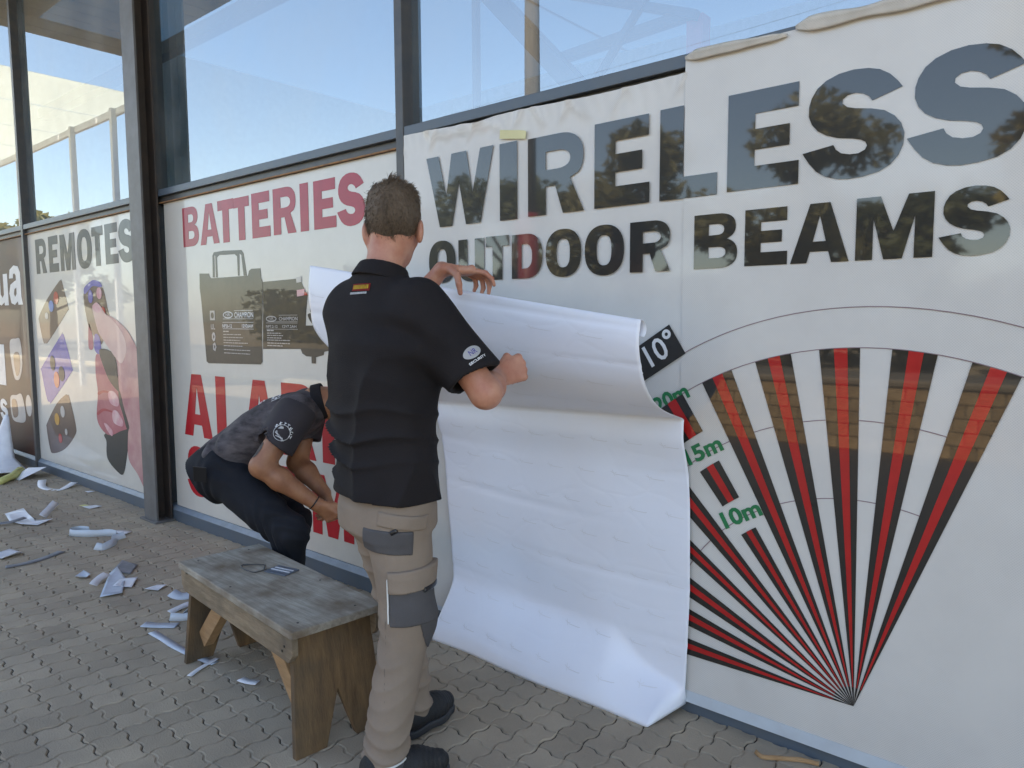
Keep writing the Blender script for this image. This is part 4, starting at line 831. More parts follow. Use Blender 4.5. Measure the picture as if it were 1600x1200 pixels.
patch('small crumpled grey ball of vinyl on the paving', [(-4.36, -.91), (-4.30, -.92), (-4.27, -.88), (-4.30, -.85), (-4.37, -.86)], M['cut_blue'], .05)
patch('dark grey square offcut under the pale pile', [(-4.30, -.74), (-4.16, -.70), (-4.30, -.60), (-4.44, -.63)], M['cut_grey'], .012)
patch('large pale blue triangular offcut in the pile before the bench', [(-3.92, -.945), (-3.89, -.85), (-4.12, -.74), (-4.33, -.70), (-4.26, -.77)], M['cut_blue'], .02)
patch('white diamond offcut on the right of the pile', [(-4.03, -.84), (-3.95, -.78), (-4.06, -.70), (-4.12, -.77)], M['cut_white'], .025)
ribbon('narrow white strip on the left of the pile', [(-4.10, -.91, .02), (-4.16, -.86, .03), (-4.21, -.80, .03)], .04, M['cut_white'], .4)
patch('small white torn flake between pile and bench', [(-3.86, -.75), (-3.80, -.71), (-3.83, -.65), (-3.88, -.68)], M['cut_white'], .02)
ribbon('blue grey twisted strip reaching towards the bench top corner', [(-3.67, -.70, .02), (-3.61, -.68, .0), (-3.58, -.62, .004), (-3.585, -.53, .012)], .05, M['cut_blue'], .4)
ribbon('short white strip just left of the bench corner', [(-3.73, -.545, .004), (-3.71, -.49, .004)], .03, M['cut_white'])
ribbon('white strip above the ring shaped curl left of the bench', [(-3.45, -.81, .008), (-3.47, -.75, .012), (-3.49, -.69, .006)], .032, M['cut_white'], .3)
ribbon('pale strip coiled into a ring left of the bench', [(-3.38, -.84, 0), (-3.33, -.80, 0), (-3.31, -.74, 0), (-3.35, -.71, 0), (-3.39, -.74, 0), (-3.36, -.79, 0)], .035, M['hem_low'], R(62))
ribbon('short wide pale strip at the head of the long white ribbon', [(-3.41, -.95, .015), (-3.36, -.91, .006), (-3.29, -.85, .004)], .055, M['cut_blue'])
ribbon('long pale ribbon running to the bench leg', [(-3.31, -.955, .002), (-3.19, -.955, .004), (-3.06, -.955, .003), (-2.92, -.945, .004), (-2.80, -.925, .003)], .036, M['cut_blue'])
ribbon('narrow white strip crossing the end of the long ribbon', [(-2.775, -1.045, .004), (-2.80, -.99, .008), (-2.83, -.90, .010)], .022, M['cut_white'])
ribbon('short white strip under the bench between its legs', [(-2.60, -.925, .003), (-2.56, -.92, .004), (-2.52, -.90, .003)], .035, M['cut_white'])
ribbon('thin tan hoop of hem lying by the rail at the lower right', [(-.87, -.115, 0), (-.84, -.13, 0), (-.79, -.10, 0), (-.74, -.07, 0), (-.69, -.055, 0)], .014, M['bench_brace'], R(60))
# pile of sheet by the far rail
pl = empty('vinyl_pile', (-8.0, -.25, 0), 'crumpled heap of white vinyl against the rail at the far left', 'vinyl heap')
V = []; F = []; NXp, NYp = 30, 14
for i in range(NXp + 1):
    for j in range(NYp + 1):
        a, b = i / NXp, j / NYp; x = -9.3 + 1.75 * a; y = -.50 + .40 * b - .06 * a
        z = .10 * math.sin(math.pi * min(1, a * 1.2)) * (1 - .4 * b) * (1 if a < .97 else .3) + .03 * math.sin(7 * a + 3 * b) + .04
        z += .40 * sm((b - .55) / .45) * (sm((a - .42) / .2) * sm((.70 - a) / .08)) + .12 * sm((b - .3) / .5) * math.exp(-((a - .3) / .2) ** 2)
        V.append((x, y, max(.004, z)))
for i in range(NXp):
    for j in range(NYp): k = i * (NYp + 1) + j; F.append((k, k + NYp + 1, k + NYp + 2, k + 1))
q_ = obj('crumpled_sheet', mesh(V, F), M['cut_white'], pl, smooth=True); md = q_.modifiers.new('thick', 'SOLIDIFY'); md.thickness = .0015
MB().add([(-7.62, -.30, .004), (-7.42, -.30, .004), (-7.36, -.10, .10), (-7.62, -.06, .05), (-7.5, -.2, .09)], [(0, 1, 4), (1, 2, 4), (2, 3, 4), (3, 0, 4)]).build('loose_flap', M['cut_white'], pl, fix=False)
MB().tube([(-7.36, -.455, .03), (-7.50, -.33, .035), (-7.60, -.235, .05)], [.03, .03, .045], 10).build('yellow_tube', M['cut_yellow'], None, smooth=True)
tag(bpy.data.objects['yellow_tube'], 'yellow plastic tube lying before the white vinyl heap', 'tube')
# ------------------------------------------------------------------ soft bodies: signed distances on a sparse grid -> one closed skin
def rcone(P, a, b, r1, r2):
    a = np.asarray(a, float); ba = np.asarray(b, float) - a; d = P - a
    t = np.clip(d @ ba / (ba @ ba), 0, 1); q = d - t[:, None] * ba
    return np.sqrt((q * q).sum(1)) - (r1 + (r2 - r1) * t)
def ellip(P, c_, rad, Mx=None):
    d = P - np.asarray(c_, float)
    if Mx is not None: d = d @ Mx.T
    k = np.sqrt(((d / np.asarray(rad)) ** 2).sum(1)); return (k - 1) * min(rad)
def smin(a, b, k):
    h = np.maximum(k - np.abs(a - b), 0) / k; return np.minimum(a, b) - h * h * k * .25
def smax(a, b, k): return -smin(-a, -b, k)
def loft(P, secs, p=2.3):
    """stacked superellipses along local z: rows of z, cx, cy, a, b"""
    S = np.array(secs, float); z = P[:, 2]; g = lambda c_: np.interp(z, S[:, 0], S[:, c_])
    a, b = g(3), g(4); k = (np.abs((P[:, 0] - g(1)) / a) ** p + np.abs((P[:, 1] - g(2)) / b) ** p) ** (1 / p)
    d = (k - 1) * np.minimum(a, b); return np.maximum(d, np.maximum(z - S[-1, 0], S[0, 0] - z))
def frame(z, x):
    z = np.asarray(z, float); z = z / np.linalg.norm(z); x = np.asarray(x, float); x = x - z * (x @ z); x /= np.linalg.norm(x); y = np.cross(z, x); return np.array([x, y, z])
def folds(P, seed, n=6, f0=6, f1=22, aniso=(1, 1, 1)):
    rs = np.random.RandomState(seed); o = np.zeros(len(P))
    for _ in range(n):
        d = rs.normal(size=3) * np.array(aniso); d /= np.linalg.norm(d); f = rs.uniform(f0, f1); o += np.sin(P @ d * f + rs.uniform(0, 6.28) + .8 * np.sin(P @ rs.normal(size=3) * 5)) / n ** .5
    return o
def surf(f, lo, hi, h):
    """surface nets of f over the box, fine samples only near the skin"""
    lo = np.array(lo, float); B = 8; n = (np.ceil((np.array(hi) - lo) / (h * B)).astype(int) + 1); N = n * B
    ci = np.stack(np.meshgrid(*[np.arange(k) for k in n], indexing='ij'), -1).reshape(-1, 3)
    cc = lo + (ci * B + (B - 1) / 2) * h; cv = f(cc)
    vol = np.repeat(np.repeat(np.repeat(cv.reshape(n), B, 0), B, 1), B, 2).astype(np.float32)
    hot = np.abs(cv) < h * B * 1.05; off = np.stack(np.meshgrid(*[np.arange(B)] * 3, indexing='ij'), -1).reshape(-1, 3)
    hi_ = ci[hot]
    for s_ in range(0, len(hi_), 400):
        idx = (hi_[s_:s_ + 400][:, None] * B + off[None]).reshape(-1, 3); vol[idx[:, 0], idx[:, 1], idx[:, 2]] = f(lo + idx * h)
    vol[0] = vol[-1] = 1; vol[:, 0] = vol[:, -1] = 1; vol[:, :, 0] = vol[:, :, -1] = 1
    ins = vol < 0; c8 = [(i, j, k) for i in (0, 1) for j in (0, 1) for k in (0, 1)]
    sl = lambda A, o: A[o[0]:N[0] - 1 + o[0], o[1]:N[1] - 1 + o[1], o[2]:N[2] - 1 + o[2]]
    cnt = sum(sl(ins, o).astype(np.int8) for o in c8); act = (cnt > 0) & (cnt < 8); cells = np.argwhere(act)
    vid = -np.ones(act.shape, np.int64); vid[act] = np.arange(len(cells))
    acc = np.zeros((len(cells), 3)); num = np.zeros(len(cells))
    for a in c8:
        for ax in range(3):
            if a[ax]: continue
            b = list(a); b[ax] = 1
            va = vol[cells[:, 0] + a[0], cells[:, 1] + a[1], cells[:, 2] + a[2]]; vb = vol[cells[:, 0] + b[0], cells[:, 1] + b[1], cells[:, 2] + b[2]]
            x = (va < 0) != (vb < 0); t = np.where(x, va / np.where(va == vb, 1, va - vb), 0); p_ = np.tile(np.array(a, float), (len(cells), 1)); p_[:, ax] += t
            acc += p_ * x[:, None]; num += x
    V = lo + (cells + acc / num[:, None]) * h; F = []
    for ax in range(3):
        u, v = (ax + 1) % 3, (ax + 2) % 3; a = ins; s0 = [slice(1, k - 1) for k in N]; s1 = list(s0); s1[ax] = slice(2, N[ax])
        A, Bm = ins[tuple(s0)], ins[tuple(s1)]; e = np.argwhere(A != Bm) + 1; fl = ins[e[:, 0], e[:, 1], e[:, 2]]
        du = np.zeros(3, int); du[u] = 1; dv = np.zeros(3, int); dv[v] = 1
        g = lambda q: vid[q[:, 0], q[:, 1], q[:, 2]]
        Q = np.stack([g(e - du - dv), g(e - dv), g(e), g(e - du)], 1); Q[~fl] = Q[~fl][:, ::-1]; F.append(Q[(Q >= 0).all(1)])
    return V, np.concatenate(F)
def skin(name, f, lo, hi, h, mt, parent, relax=1):
    V, F = surf(f, lo, hi, h)
    me = bpy.data.meshes.new(name); me.vertices.add(len(V)); me.vertices.foreach_set('co', V.astype(np.float32).ravel())
    me.loops.add(F.size); me.loops.foreach_set('vertex_index', F.ravel().astype(np.int32)); me.polygons.add(len(F))
    me.polygons.foreach_set('loop_start', np.arange(0, F.size, 4, dtype=np.int32)); me.polygons.foreach_set('loop_total', np.full(len(F), 4, np.int32)); me.update(calc_edges=True); me.validate()
    if relax:
        bm = bmesh.new(); bm.from_mesh(me)
        for _ in range(relax): bmesh.ops.smooth_vert(bm, verts=bm.verts[:], factor=.5, use_axis_x=True, use_axis_y=True, use_axis_z=True)
        bm.to_mesh(me); bm.free()
    return obj(name, me, mt, parent, smooth=True)
def hand(P, wrist, d, n, side, curl, thumb, k=.010, spread=.0, sc=1.0):
    """palm, four unequal fingers bent at each knuckle, thumb leaving the side of the palm. side = direction of the thumb"""
    d = np.array(d, float); d /= np.linalg.norm(d); n = np.array(n, float); n -= d * (n @ d); n /= np.linalg.norm(n); s_ = np.cross(d, n)
    if s_ @ np.asarray(side, float) < 0: s_ = -s_
    wrist = np.asarray(wrist, float); out = None; pal = None
    offs = [.031, .0105, -.0105, -.030]; ln = [.94, 1.05, 1.0, .80]; mcp = [.090, .094, .090, .082]
    for o_, m_ in zip(offs, mcp):
        c_ = rcone(P, wrist + s_ * o_ * .55 * sc, wrist + (d * m_ + s_ * o_) * sc, .0165 * sc, .0125 * sc); pal = c_ if pal is None else smin(pal, c_, .016)
    out = pal
    for o_, m_ in zip(offs, mcp): out = smin(out, rcone(P, wrist + (d * m_ + s_ * o_ - n * .006) * sc, wrist + (d * (m_ - .012) + s_ * o_ * .95 - n * .004) * sc, .0118 * sc, .009 * sc), .005)
    for i in range(4):
        p = wrist + (d * mcp[i] + s_ * offs[i]) * sc; ang = 0.0; dirx = d + s_ * spread * (1.5 - i) * .5; dirx /= np.linalg.norm(dirx); fg = None
        for j, (L_, r0, r1) in enumerate(((.046, .0094, .0084), (.028, .0086, .0077), (.022, .0077, .0062))):
            ang += curl[i][j]; v = dirx * math.cos(ang) + n * math.sin(ang); q = p + v * L_ * ln[i] * sc
            c_ = rcone(P, p, q, r0 * sc, r1 * sc); fg = c_ if fg is None else smin(fg, c_, .004); p = q
        out = smin(out, fg, .0035)
    p = wrist + (d * .022 + s_ * .022) * sc; th = None
    for v, L_, r0, r1 in zip(thumb, (.046, .034, .028), (.0155, .0112, .0098), (.0112, .0098, .0076)):
        v = np.array(v, float); v /= np.linalg.norm(v); q = p + v * L_ * sc; c_ = rcone(P, p, q, r0 * sc, r1 * sc); th = c_ if th is None else smin(th, c_, .005); p = q
    return smin(out, th, .010)
def head(P, c_, face, up):
    """skull, brow, cheeks, jaw, nose, lips, sockets and ears in the head's own frame (x right, y face, z up)"""
    face = np.array(face, float); face /= np.linalg.norm(face); rgt = np.cross(face, np.array(up, float)); rgt /= np.linalg.norm(rgt); u_ = np.cross(rgt, face)
    Q = (P - np.asarray(c_, float)) @ np.array([rgt, face, u_]).T; S = np.abs(Q) * [1, 0, 0] + Q * [0, 1, 1]
    f = ellip(Q, (0, -.012, .030), (.074, .094, .090)); f = smin(f, ellip(Q, (0, .030, -.045), (.056, .066, .068)), .05)
    f = smin(f, ellip(Q, (0, .058, -.090), (.030, .032, .026)), .03); f = smin(f, ellip(S, (.040, .052, -.022), (.024, .030, .026)), .02)
    f = smin(f, ellip(S, (.030, .082, .018), (.026, .014, .010)), .012); f = smax(f, -ellip(S, (.031, .098, .002), (.018, .016, .012)), .012)
    f = smin(f, rcone(Q, (0, .086, .008), (0, .106, -.030), .008, .012), .010); f = smin(f, ellip(S, (.011, .096, -.032), (.009, .010, .008)), .006)
    f = smin(f, ellip(Q, (0, .085, -.060), (.024, .012, .006)), .006); f = smin(f, ellip(Q, (0, .083, -.071), (.020, .012, .006)), .006)
    # ear: leaf standing off the skull with a hollow
    ca, sa = math.cos(.42), math.sin(.42); E = S - [.086, -.004, -.016]; E = np.stack([E[:, 0] * ca + E[:, 1] * sa, -E[:, 0] * sa + E[:, 1] * ca, E[:, 2]], 1)
    ear = ellip(E, (0, 0, .002), (.012, .024, .038)); ear = smax(ear, -ellip(E, (.008, .003, .004), (.008, .013, .024)), .004); return smin(f, ear, .006), Q

M['skin'] = mat('sunburnt_skin', (.55, .275, .185), .5, (.43, .165, .105), 16, detail=5, bump=.08, bscale=180, sss=.12)
M['skin2'] = mat('tanned_skin', (.38, .175, .09), .5, (.27, .11, .058), 15, detail=5, bump=.08, bscale=180, sss=.1)
M['hair'] = mat('mousy_brown_hair', (.19, .135, .09), .6, (.115, .08, .053), 30, stretch=(6, 6, 1), bump=.8, bscale=120)
M['hair2'] = mat('black_hair', (.015, .012, .010), .5, bump=.5, bscale=120)
M['polo'] = mat('black_cotton', (.0165, .0138, .0148), .85, (.012, .010, .011), 5, bump=.2, bscale=260, spec=.25)
M['khaki'] = mat('khaki_work_cloth', (.285, .222, .172), .9, (.235, .183, .143), 6, bump=.15, bscale=320, spec=.2)
M['greycloth'] = mat('grey_work_cloth', (.105, .10, .102), .9, (.085, .08, .082), 7, bump=.15, bscale=320, spec=.2)
M['piping'] = mat('reflective_piping', (.75, .75, .72), .4)
M['shoe'] = add_pattern(mat('black_knit_shoe', (.018, .018, .020), .7, (.012, .012, .013), 20, bump=.3, bscale=200), 'x', 260, .5)
M['sole'] = mat('dark_rubber_sole', (.03, .032, .036), .6)
M['denim'] = mat('black_denim', (.016, .018, .024), .85, (.011, .012, .016), 6, bump=.2, bscale=260, spec=.25)
M['jersey'] = mat('printed_grey_jersey', (.125, .108, .112), .75, (.030, .025, .028), 11, detail=9, stretch=(1, 1, 2.4), spec=.3)
M['jersey_dark'] = mat('charcoal_jersey_sleeve', (.045, .038, .043), .75, (.034, .029, .032), 7, spec=.3)
M['black_plastic'] = mat('black_plastic', (.012, .012, .014), .3)

def march(f, p, n, off):
    p = np.array(p, float)[None]; n = np.array(n, float)
    for _ in range(14): p = p - n * f(p)[:, None] * .8
    return p[0] + n * off
def decal_fn(f, c_, ex, ez, n, off=.0025):
    """lay a flat print on cloth: local (x, z) -> point on the cloth"""
    c_, ex, ez, n = (np.array(v, float) for v in (c_, ex, ez, n)); n /= np.linalg.norm(n)
    return lambda x, z: tuple(march(f, c_ + ex * x + ez * z, n, off))
def refine(o, cuts=1):
    pass
def decal(name, loops, f, c_, ex, ez, n, mt, parent, off=.0025):
    me_o = flat(name, loops, lambda x, z: (x, 0, z), mt, None, thick=.0001)
    bm = bmesh.new(); bm.from_mesh(me_o.data); bmesh.ops.triangulate(bm, faces=bm.faces[:])
    for _ in range(2):
        es = [e for e in bm.edges if e.calc_length() > .010]
        if es: bmesh.ops.subdivide_edges(bm, edges=es, cuts=1); bmesh.ops.triangulate(bm, faces=bm.faces[:])
    fn = decal_fn(f, c_, ex, ez, n, off)
    for v in bm.verts: v.co = fn(v.co.x, v.co.z)
    me = bpy.data.meshes.new(name); bm.to_mesh(me); bm.free(); bpy.data.objects.remove(me_o); return obj(name, me, mt, parent)
def text_decal(s, size, f, c_, ex, ez, n, mt, parent, width=None, bold=.03, rot=0.0, name='print'):
    return text(s, 0, 0, size, 0, mt, parent, name, rot=rot, width=width, bold=bold, fn=decal_fn(f, c_, ex, ez, n, .0055))

def hair_strands(name, f, root_ok, lo, hi, n, ln, mt, parent, comb, seed, lift=.5, wd=.0011):
    """short tapered blades rooted on the scalp"""
    rs = np.random.RandomState(seed); V = []; F = []; k = 0; tries = 0
    P = rs.uniform(lo, hi, size=(n * 40, 3)); d = f(P); P = P[np.abs(d) < .004]; P = P[root_ok(P)][:n]
    e = 1e-3; G = np.stack([(f(P + np.eye(3)[i] * e) - f(P - np.eye(3)[i] * e)) for i in range(3)], 1); G /= np.linalg.norm(G, axis=1)[:, None]
    C = comb(P); L_ = ln(P) * rs.uniform(.6, 1.25, len(P))
    for p, g, c_, l_ in zip(P, G, C, L_):
        t = g * lift + c_ + rs.normal(size=3) * .22; t /= np.linalg.norm(t); s_ = np.cross(t, rs.normal(size=3)); s_ /= np.linalg.norm(s_)
        b = p - g * .003; m_ = b + t * l_ * .55 + g * l_ * .10; tip = b + t * l_ * .98 - g * l_ * .06 + c_ * l_ * .1; i0 = len(V)
        V += [b - s_ * wd, b + s_ * wd, m_ + s_ * wd * .8, m_ - s_ * wd * .8, tip]; F += [(i0, i0 + 1, i0 + 2, i0 + 3), (i0 + 3, i0 + 2, i0 + 4)]
    return obj(name, mesh(V, F), mt, parent)

# ================================================================== worker standing at the sheet
A = lambda *v: np.array(v, float)
HC, HF, HU = A(-1.838, -.757, 1.690), A(-.55, .83, -.16), A(0, .0, 1)
RSH, REL, RWR = A(-1.652, -.80, 1.425), A(-1.478, -.722, 1.178), A(-1.585, -.545, 1.212)
LSH, LEL, LWR = A(-1.985, -.79, 1.43), A(-2.11, -.53, 1.37), A(-1.943, -0.445, 1.578)
RHP, RKN, RAN = A(-1.733, -.850, .815), A(-1.672, -.880, .49), A(-1.668, -.985, .060)
LHP, LKN, LAN = A(-1.885, -.825, .815), A(-1.865, -.735, .48), A(-1.812, -.735, .075)
def p1_body(P):
    hd, _ = head(P, HC, HF, HU)
    f = smin(hd, rcone(P, (-1.835, -.822, 1.50), (-1.840, -.777, 1.645), .064, .0535), .035)
    f = smin(f, rcone(P, (-1.80, -.83, .90), (-1.825, -.82, 1.40), .105, .10), .05); f = smin(f, rcone(P, (-1.96, -.80, 1.42), (-1.70, -.805, 1.415), .055, .055), .05)
    f = smin(f, rcone(P, RSH, REL, .052, .047), .03); f = smin(f, rcone(P, LSH, LEL, .052, .042), .03)
    fa = smin(rcone(P, REL, REL + (RWR - REL) * .35, .044, .0455), rcone(P, REL + (RWR - REL) * .35, RWR, .0455, .0275), .02); f = smin(f, fa, .022)
    fa = smin(rcone(P, LEL, LEL + (LWR - LEL) * .35, .042, .043), rcone(P, LEL + (LWR - LEL) * .35, LWR, .043, .027), .02); f = smin(f, fa, .02)
    for h_, k_, a_ in ((RHP, RKN, RAN), (LHP, LKN, LAN)):
        f = smin(f, rcone(P, h_, k_, .07, .05), .03); f = smin(f, rcone(P, k_, a_, .048, .033), .03)
    fist = [(1.35, 1.5, .9), (1.4, 1.5, .9), (1.4, 1.55, .9), (1.4, 1.55, .9)]
    hr = hand(P, RWR, (.22, .95, .26), (-.92, .22, -.30), (-.1, -.2, 1), fist, [(-.15, .75, .65), (-.65, .70, -.05), (-.75, .45, -.35)], sc=1.1)
    hl = hand(P, LWR, (.60, .79, -.06), (.10, .05, -1), (.8, -.6, -.1), [(.15, .55, .45), (.35, .8, .5), (.45, .9, .5), (.5, .9, .5)], [(.86, -.20, -.40), (.45, -.22, -.86), (.16, .02, -.98)], spread=.30, sc=1.16)
    return smin(smin(f, hr, .014), hl, .014)
TS = [(.815, -1.802, -.842, .188, .152), (.90, -1.803, -.840, .180, .141), (1.02, -1.806, -.838, .175, .130), (1.20, -1.812, -.834, .180, .130), (1.33, -1.818, -.828, .186, .126), (1.42, -1.832, -.82, .185, .112), (1.49, -1.835, -.818, .118, .088), (1.545, -1.836, -.815, .078, .078), (1.56, -1.836, -.815, .06, .06)]
def p1_shirt_raw(P):
    f = loft(P, TS, 2.35); f = smin(f, rcone(P, (-1.965, -.79, 1.424), (-1.685, -.803, 1.412), .070, .072), .06)
    rd = (REL - RSH) / np.linalg.norm(REL - RSH); ld = (LEL - LSH) / np.linalg.norm(LEL - LSH)
    e = RSH + rd * .250; s_ = rcone(P, RSH - rd * .03, e + rd * .03, .076, .085); s_ = smax(s_, (P - e) @ (rd * .9 + A(.05, -.1, -.35) * .5) , .006); f = smin(f, s_, .05)
    e2 = LSH + ld * .22; s2 = rcone(P, LSH - ld * .03, e2 + ld * .03, .074, .074); s2 = smax(s2, (P - e2) @ ld, .006); f = smin(f, s2, .10)
    return f, e, rd
def p1_shirt(P):
    f, e, rd = p1_shirt_raw(P); z = P[:, 2]
    lowm = np.exp(-((z - 1.02) / .13) ** 2); x = P @ A(.76, .65, 0)
    warp = .05 * np.sin(9 * x + 1) + .03 * np.sin(21 * x + 4 * z)
    w1 = folds(P, 51, 4, 7, 16); rg = (1 - np.abs(np.sin(34 * z + 2.0 * w1 + 7 * x))) ** 2; f = f - .018 * lowm * (rg - .3) * np.clip(.5 + .7 * folds(P, 52, 3, 5, 10), 0, 1.2)
    fo = folds(P, 3, 4, 8, 17, (1, 1, .75)); f = f - (.016 * (1 - np.abs(np.clip(fo, -1, 1))) ** 2 + .004 * folds(P, 4, 5, 12, 28, (1, 1, .6))) * np.clip((1.42 - z) / .2, .2, 1)
    # drag folds running from the right armpit across the back
    w_ = P - A(-1.66, -.90, 1.30); r_ = np.sqrt((w_ ** 2).sum(1)); f = f - .006 * np.exp(-(r_ / .16) ** 2) * np.sin(55 * (w_ @ A(.3, .1, .9)) + 20 * r_)
    inner = rcone(P, e - rd * .035, e + rd * .08, .070, .078); f = smax(f, -inner, .004)
    hem = smax(f, .852 + .010 * np.sin(8 * x) - z, .004)
    return smax(hem, -np.maximum(f + .010, z - .872), .003)
def p1_collar(P):
    d = P - A(-1.836, -.806, 0); ax = A(0.0, .28, .96); ax /= np.linalg.norm(ax); c0 = A(-1.836, -.808, 1.548); q = P - c0; t = q @ ax; r_ = np.sqrt(np.maximum((q * q).sum(1) - t * t, 0))
    f = np.abs(r_ - (.082 - .40 * (t + .01))) - .0055; return smax(f, np.abs(t + .008) - .026 - .004 * np.sin(9 * q[:, 0]), .006)
def p1_trousers(P):
    z = P[:, 2]; f = loft(P, [(.76, -1.80, -.835, .165, .128), (.82, -1.80, -.838, .165, .128), (.86, -1.80, -.838, .150, .112), (.90, -1.80, -.838, .150, .112)], 2.2)
    f = smin(f, ellip(P, (-1.775, -.897, .775), (.125, .070, .085)), .05)
    R_ = smin(rcone(P, RHP, RKN, .106, .082), rcone(P, RKN, RAN, .078, .066), .03); L_ = smin(rcone(P, LHP, LKN, .104, .082), rcone(P, LKN, LAN, .076, .058), .03)
    m1 = np.exp(-((z - .42) / .13) ** 2) + .9 * np.exp(-((z - .11) / .09) ** 2) + .25
    x = P @ A(.76, .65, 0); y_ = P @ A(-.65, .76, 0)
    th_ = np.arctan2(x - (RKN @ A(.76, .65, 0)), y_ - (RKN @ A(-.65, .76, 0))); wz = z + .022 * np.sin(2 * th_ + 9 * z) + .014 * np.sin(3 * th_ + 1) + .012 * np.sin(31 * z)
    w1 = folds(P, 41, 5, 14, 30); rg = (1 - np.abs(np.sin(62 * z + 2.1 * w1 + 14 * x + .8 * np.sin(2 * th_)))) ** 1.6; am = np.clip(.55 + .6 * folds(P, 42, 3, 6, 13), 0, 1.1); R_ = R_ - .015 * m1 * (rg - .25) * am - .005 * folds(P, 5, 5, 12, 30)
    L_ = L_ - .014 * m1 * ((1 - np.abs(np.sin(46 * wz))) ** 2 - .25)
    f = smin(smin(f, R_, .035), smin(L_, f, .035), .012)
    f = f - .0025 * folds(P, 9, 5, 15, 35); return smax(smax(f, .028 - z, .004), z - .869, .003)
def sdbox(P, c_, half, Mx):
    q = np.abs((P - np.asarray(c_, float)) @ Mx.T) - np.asarray(half); return np.sqrt((np.maximum(q, 0) ** 2).sum(1)) + np.minimum(q.max(1), 0)
CR, CF, UZ = A(.762, .648, 0), A(-.648, .762, 0), A(0, 0, 1); CAMX = np.array([CR, CF, UZ])
P1 = empty('person', (-1.78, -.83, 0), 'standing worker in black polo and khaki work trousers, seen from behind, peeling the vinyl sheet', 'person')
skin('body', p1_body, (-2.30, -1.00, .02), (-1.35, -.22, 1.90), .0039, M['skin'], P1, 0)
hd_f = lambda P: head(P, HC, HF, HU)
def hair_vol(P):
    f, Q = head(P, HC, HF, HU); sk = ellip(Q, (0, -.012, .032), (.082, .101, .094))
    top = np.clip((Q[:, 2] - .06) / .06, 0, 1); g = sk - .003 - .014 * top - .0022 * np.sin(70 * Q[:, 0] + 30 * Q[:, 2]) * np.sin(64 * Q[:, 1] + 9)
    low = -.072 + .050 * np.clip((Q[:, 1] + .03) / .07, 0, 1) ** 2 + .010 * np.sin(60 * Q[:, 0]); g = smax(g, low - Q[:, 2], .010)
    return smax(g, Q[:, 1] - .040 - .38 * (Q[:, 2]), .012)
hv = skin('hair', hair_vol, HC - .16, HC + .17, .0045, M['hair'], P1)
rgt_h = np.cross(HF / np.linalg.norm(HF), HU); FH = HF / np.linalg.norm(HF)
def comb1(P):
    q = P - HC; up_ = np.clip((q[:, 2] - .070) / .05, 0, 1)[:, None]; return A(0, 0, -1) * (1 - up_) * .9 + (FH * .55 + A(0, 0, .12) + rgt_h * .2 + A(0, 0, .45) * (np.sin(P @ A(61, 37, 5)) > .9)[:, None]) * up_
hair_strands('hair_strands', hair_vol, lambda P: (P[:, 2] > HC[2] - .075), HC - .16, HC + .17, 9000, lambda P: np.interp(P[:, 2] - HC[2], [-.07, 0, .075, .10, .125], [.007, .010, .012, .016, .020]) * (1 + .8 * (np.sin(P @ A(61, 37, 5)) > .9)), M['hair'], hv, comb1, 2, .22, .0010)
for s_ in (-1, 1):
    ec = HC + rgt_h * .031 * s_ + FH * .078 + A(0, 0, .0); e_ = MB(); bmx = bmesh.new(); bmesh.ops.create_uvsphere(bmx, u_segments=12, v_segments=8, radius=.011); mm = bpy.data.meshes.new('eye'); bmx.to_mesh(mm); bmx.free(); obj('eye', mm, M['ink_white'], P1, tuple(ec), True)
sh_o = skin('polo_shirt', p1_shirt, (-2.32, -1.03, .80), (-1.36, -.42, 1.60), .0055, M['polo'], P1)
skin('collar', p1_collar, (-1.96, -.94, 1.50), (-1.71, -.68, 1.65), .004, M['polo'], sh_o)
tr_o = skin('work_trousers', p1_trousers, (-2.06, -1.10, .0), (-1.50, -.60, .92), .0055, M['khaki'], P1)
def patchf(c_, half, t_out, roll_=0.0, t_in=.006):
    Mx = np.array([CR * math.cos(roll_) + UZ * math.sin(roll_), CF, -CR * math.sin(roll_) + UZ * math.cos(roll_)])
    def pf(P):
        t_ = p1_trousers(P); return smax(smax(t_ - t_out, -(t_ + t_in), .002), sdbox(P, c_, half, Mx), .003)
    return pf
def cloth_piece(nm, c_, half, t_out, mt, roll_=0.0, h=.004):
    c_ = np.asarray(c_, float); r_ = np.array([max(half) + .03] * 3); skin(nm, patchf(c_, half, t_out, roll_), c_ - r_, c_ + r_, h, mt, tr_o)
cloth_piece('back_pocket', (-1.690, -.930, .737), (.078, .09, .036), .0055, M['greycloth'], -.06)
cloth_piece('pocket_flap', (-1.652, -.905, .798), (.074, .10, .022), .0055, M['khaki'], -.16)
cloth_piece('cargo_pocket', (-1.625, -.885, .545), (.072, .085, .055), .0085, M['greycloth'], .03)
cloth_piece('cargo_flap', (-1.622, -.885, .622), (.078, .095, .032), .015, M['khaki'], .05)
cloth_piece('side_panel', (-1.585, -.84, .45), (.034, .07, .07), .004, M['greycloth'], .15)
cloth_piece('piping', (-1.690, -.925, .562), (.0028, .06, .066), .0115, M['piping'], .02, .0026)
cloth_piece('leg_seam', (-1.70, -.93, .30), (.0016, .10, .24), .0022, M['greycloth'], .0, .0045)
cloth_piece('pocket_tab', (-1.585, -.86, .592), (.016, .06, .008), .0185, M['black_plastic'], .1, .003)
cloth_piece('pocket_tab', (-1.664, -.925, .772), (.012, .05, .007), .0085, M['black_plastic'], .5, .003)
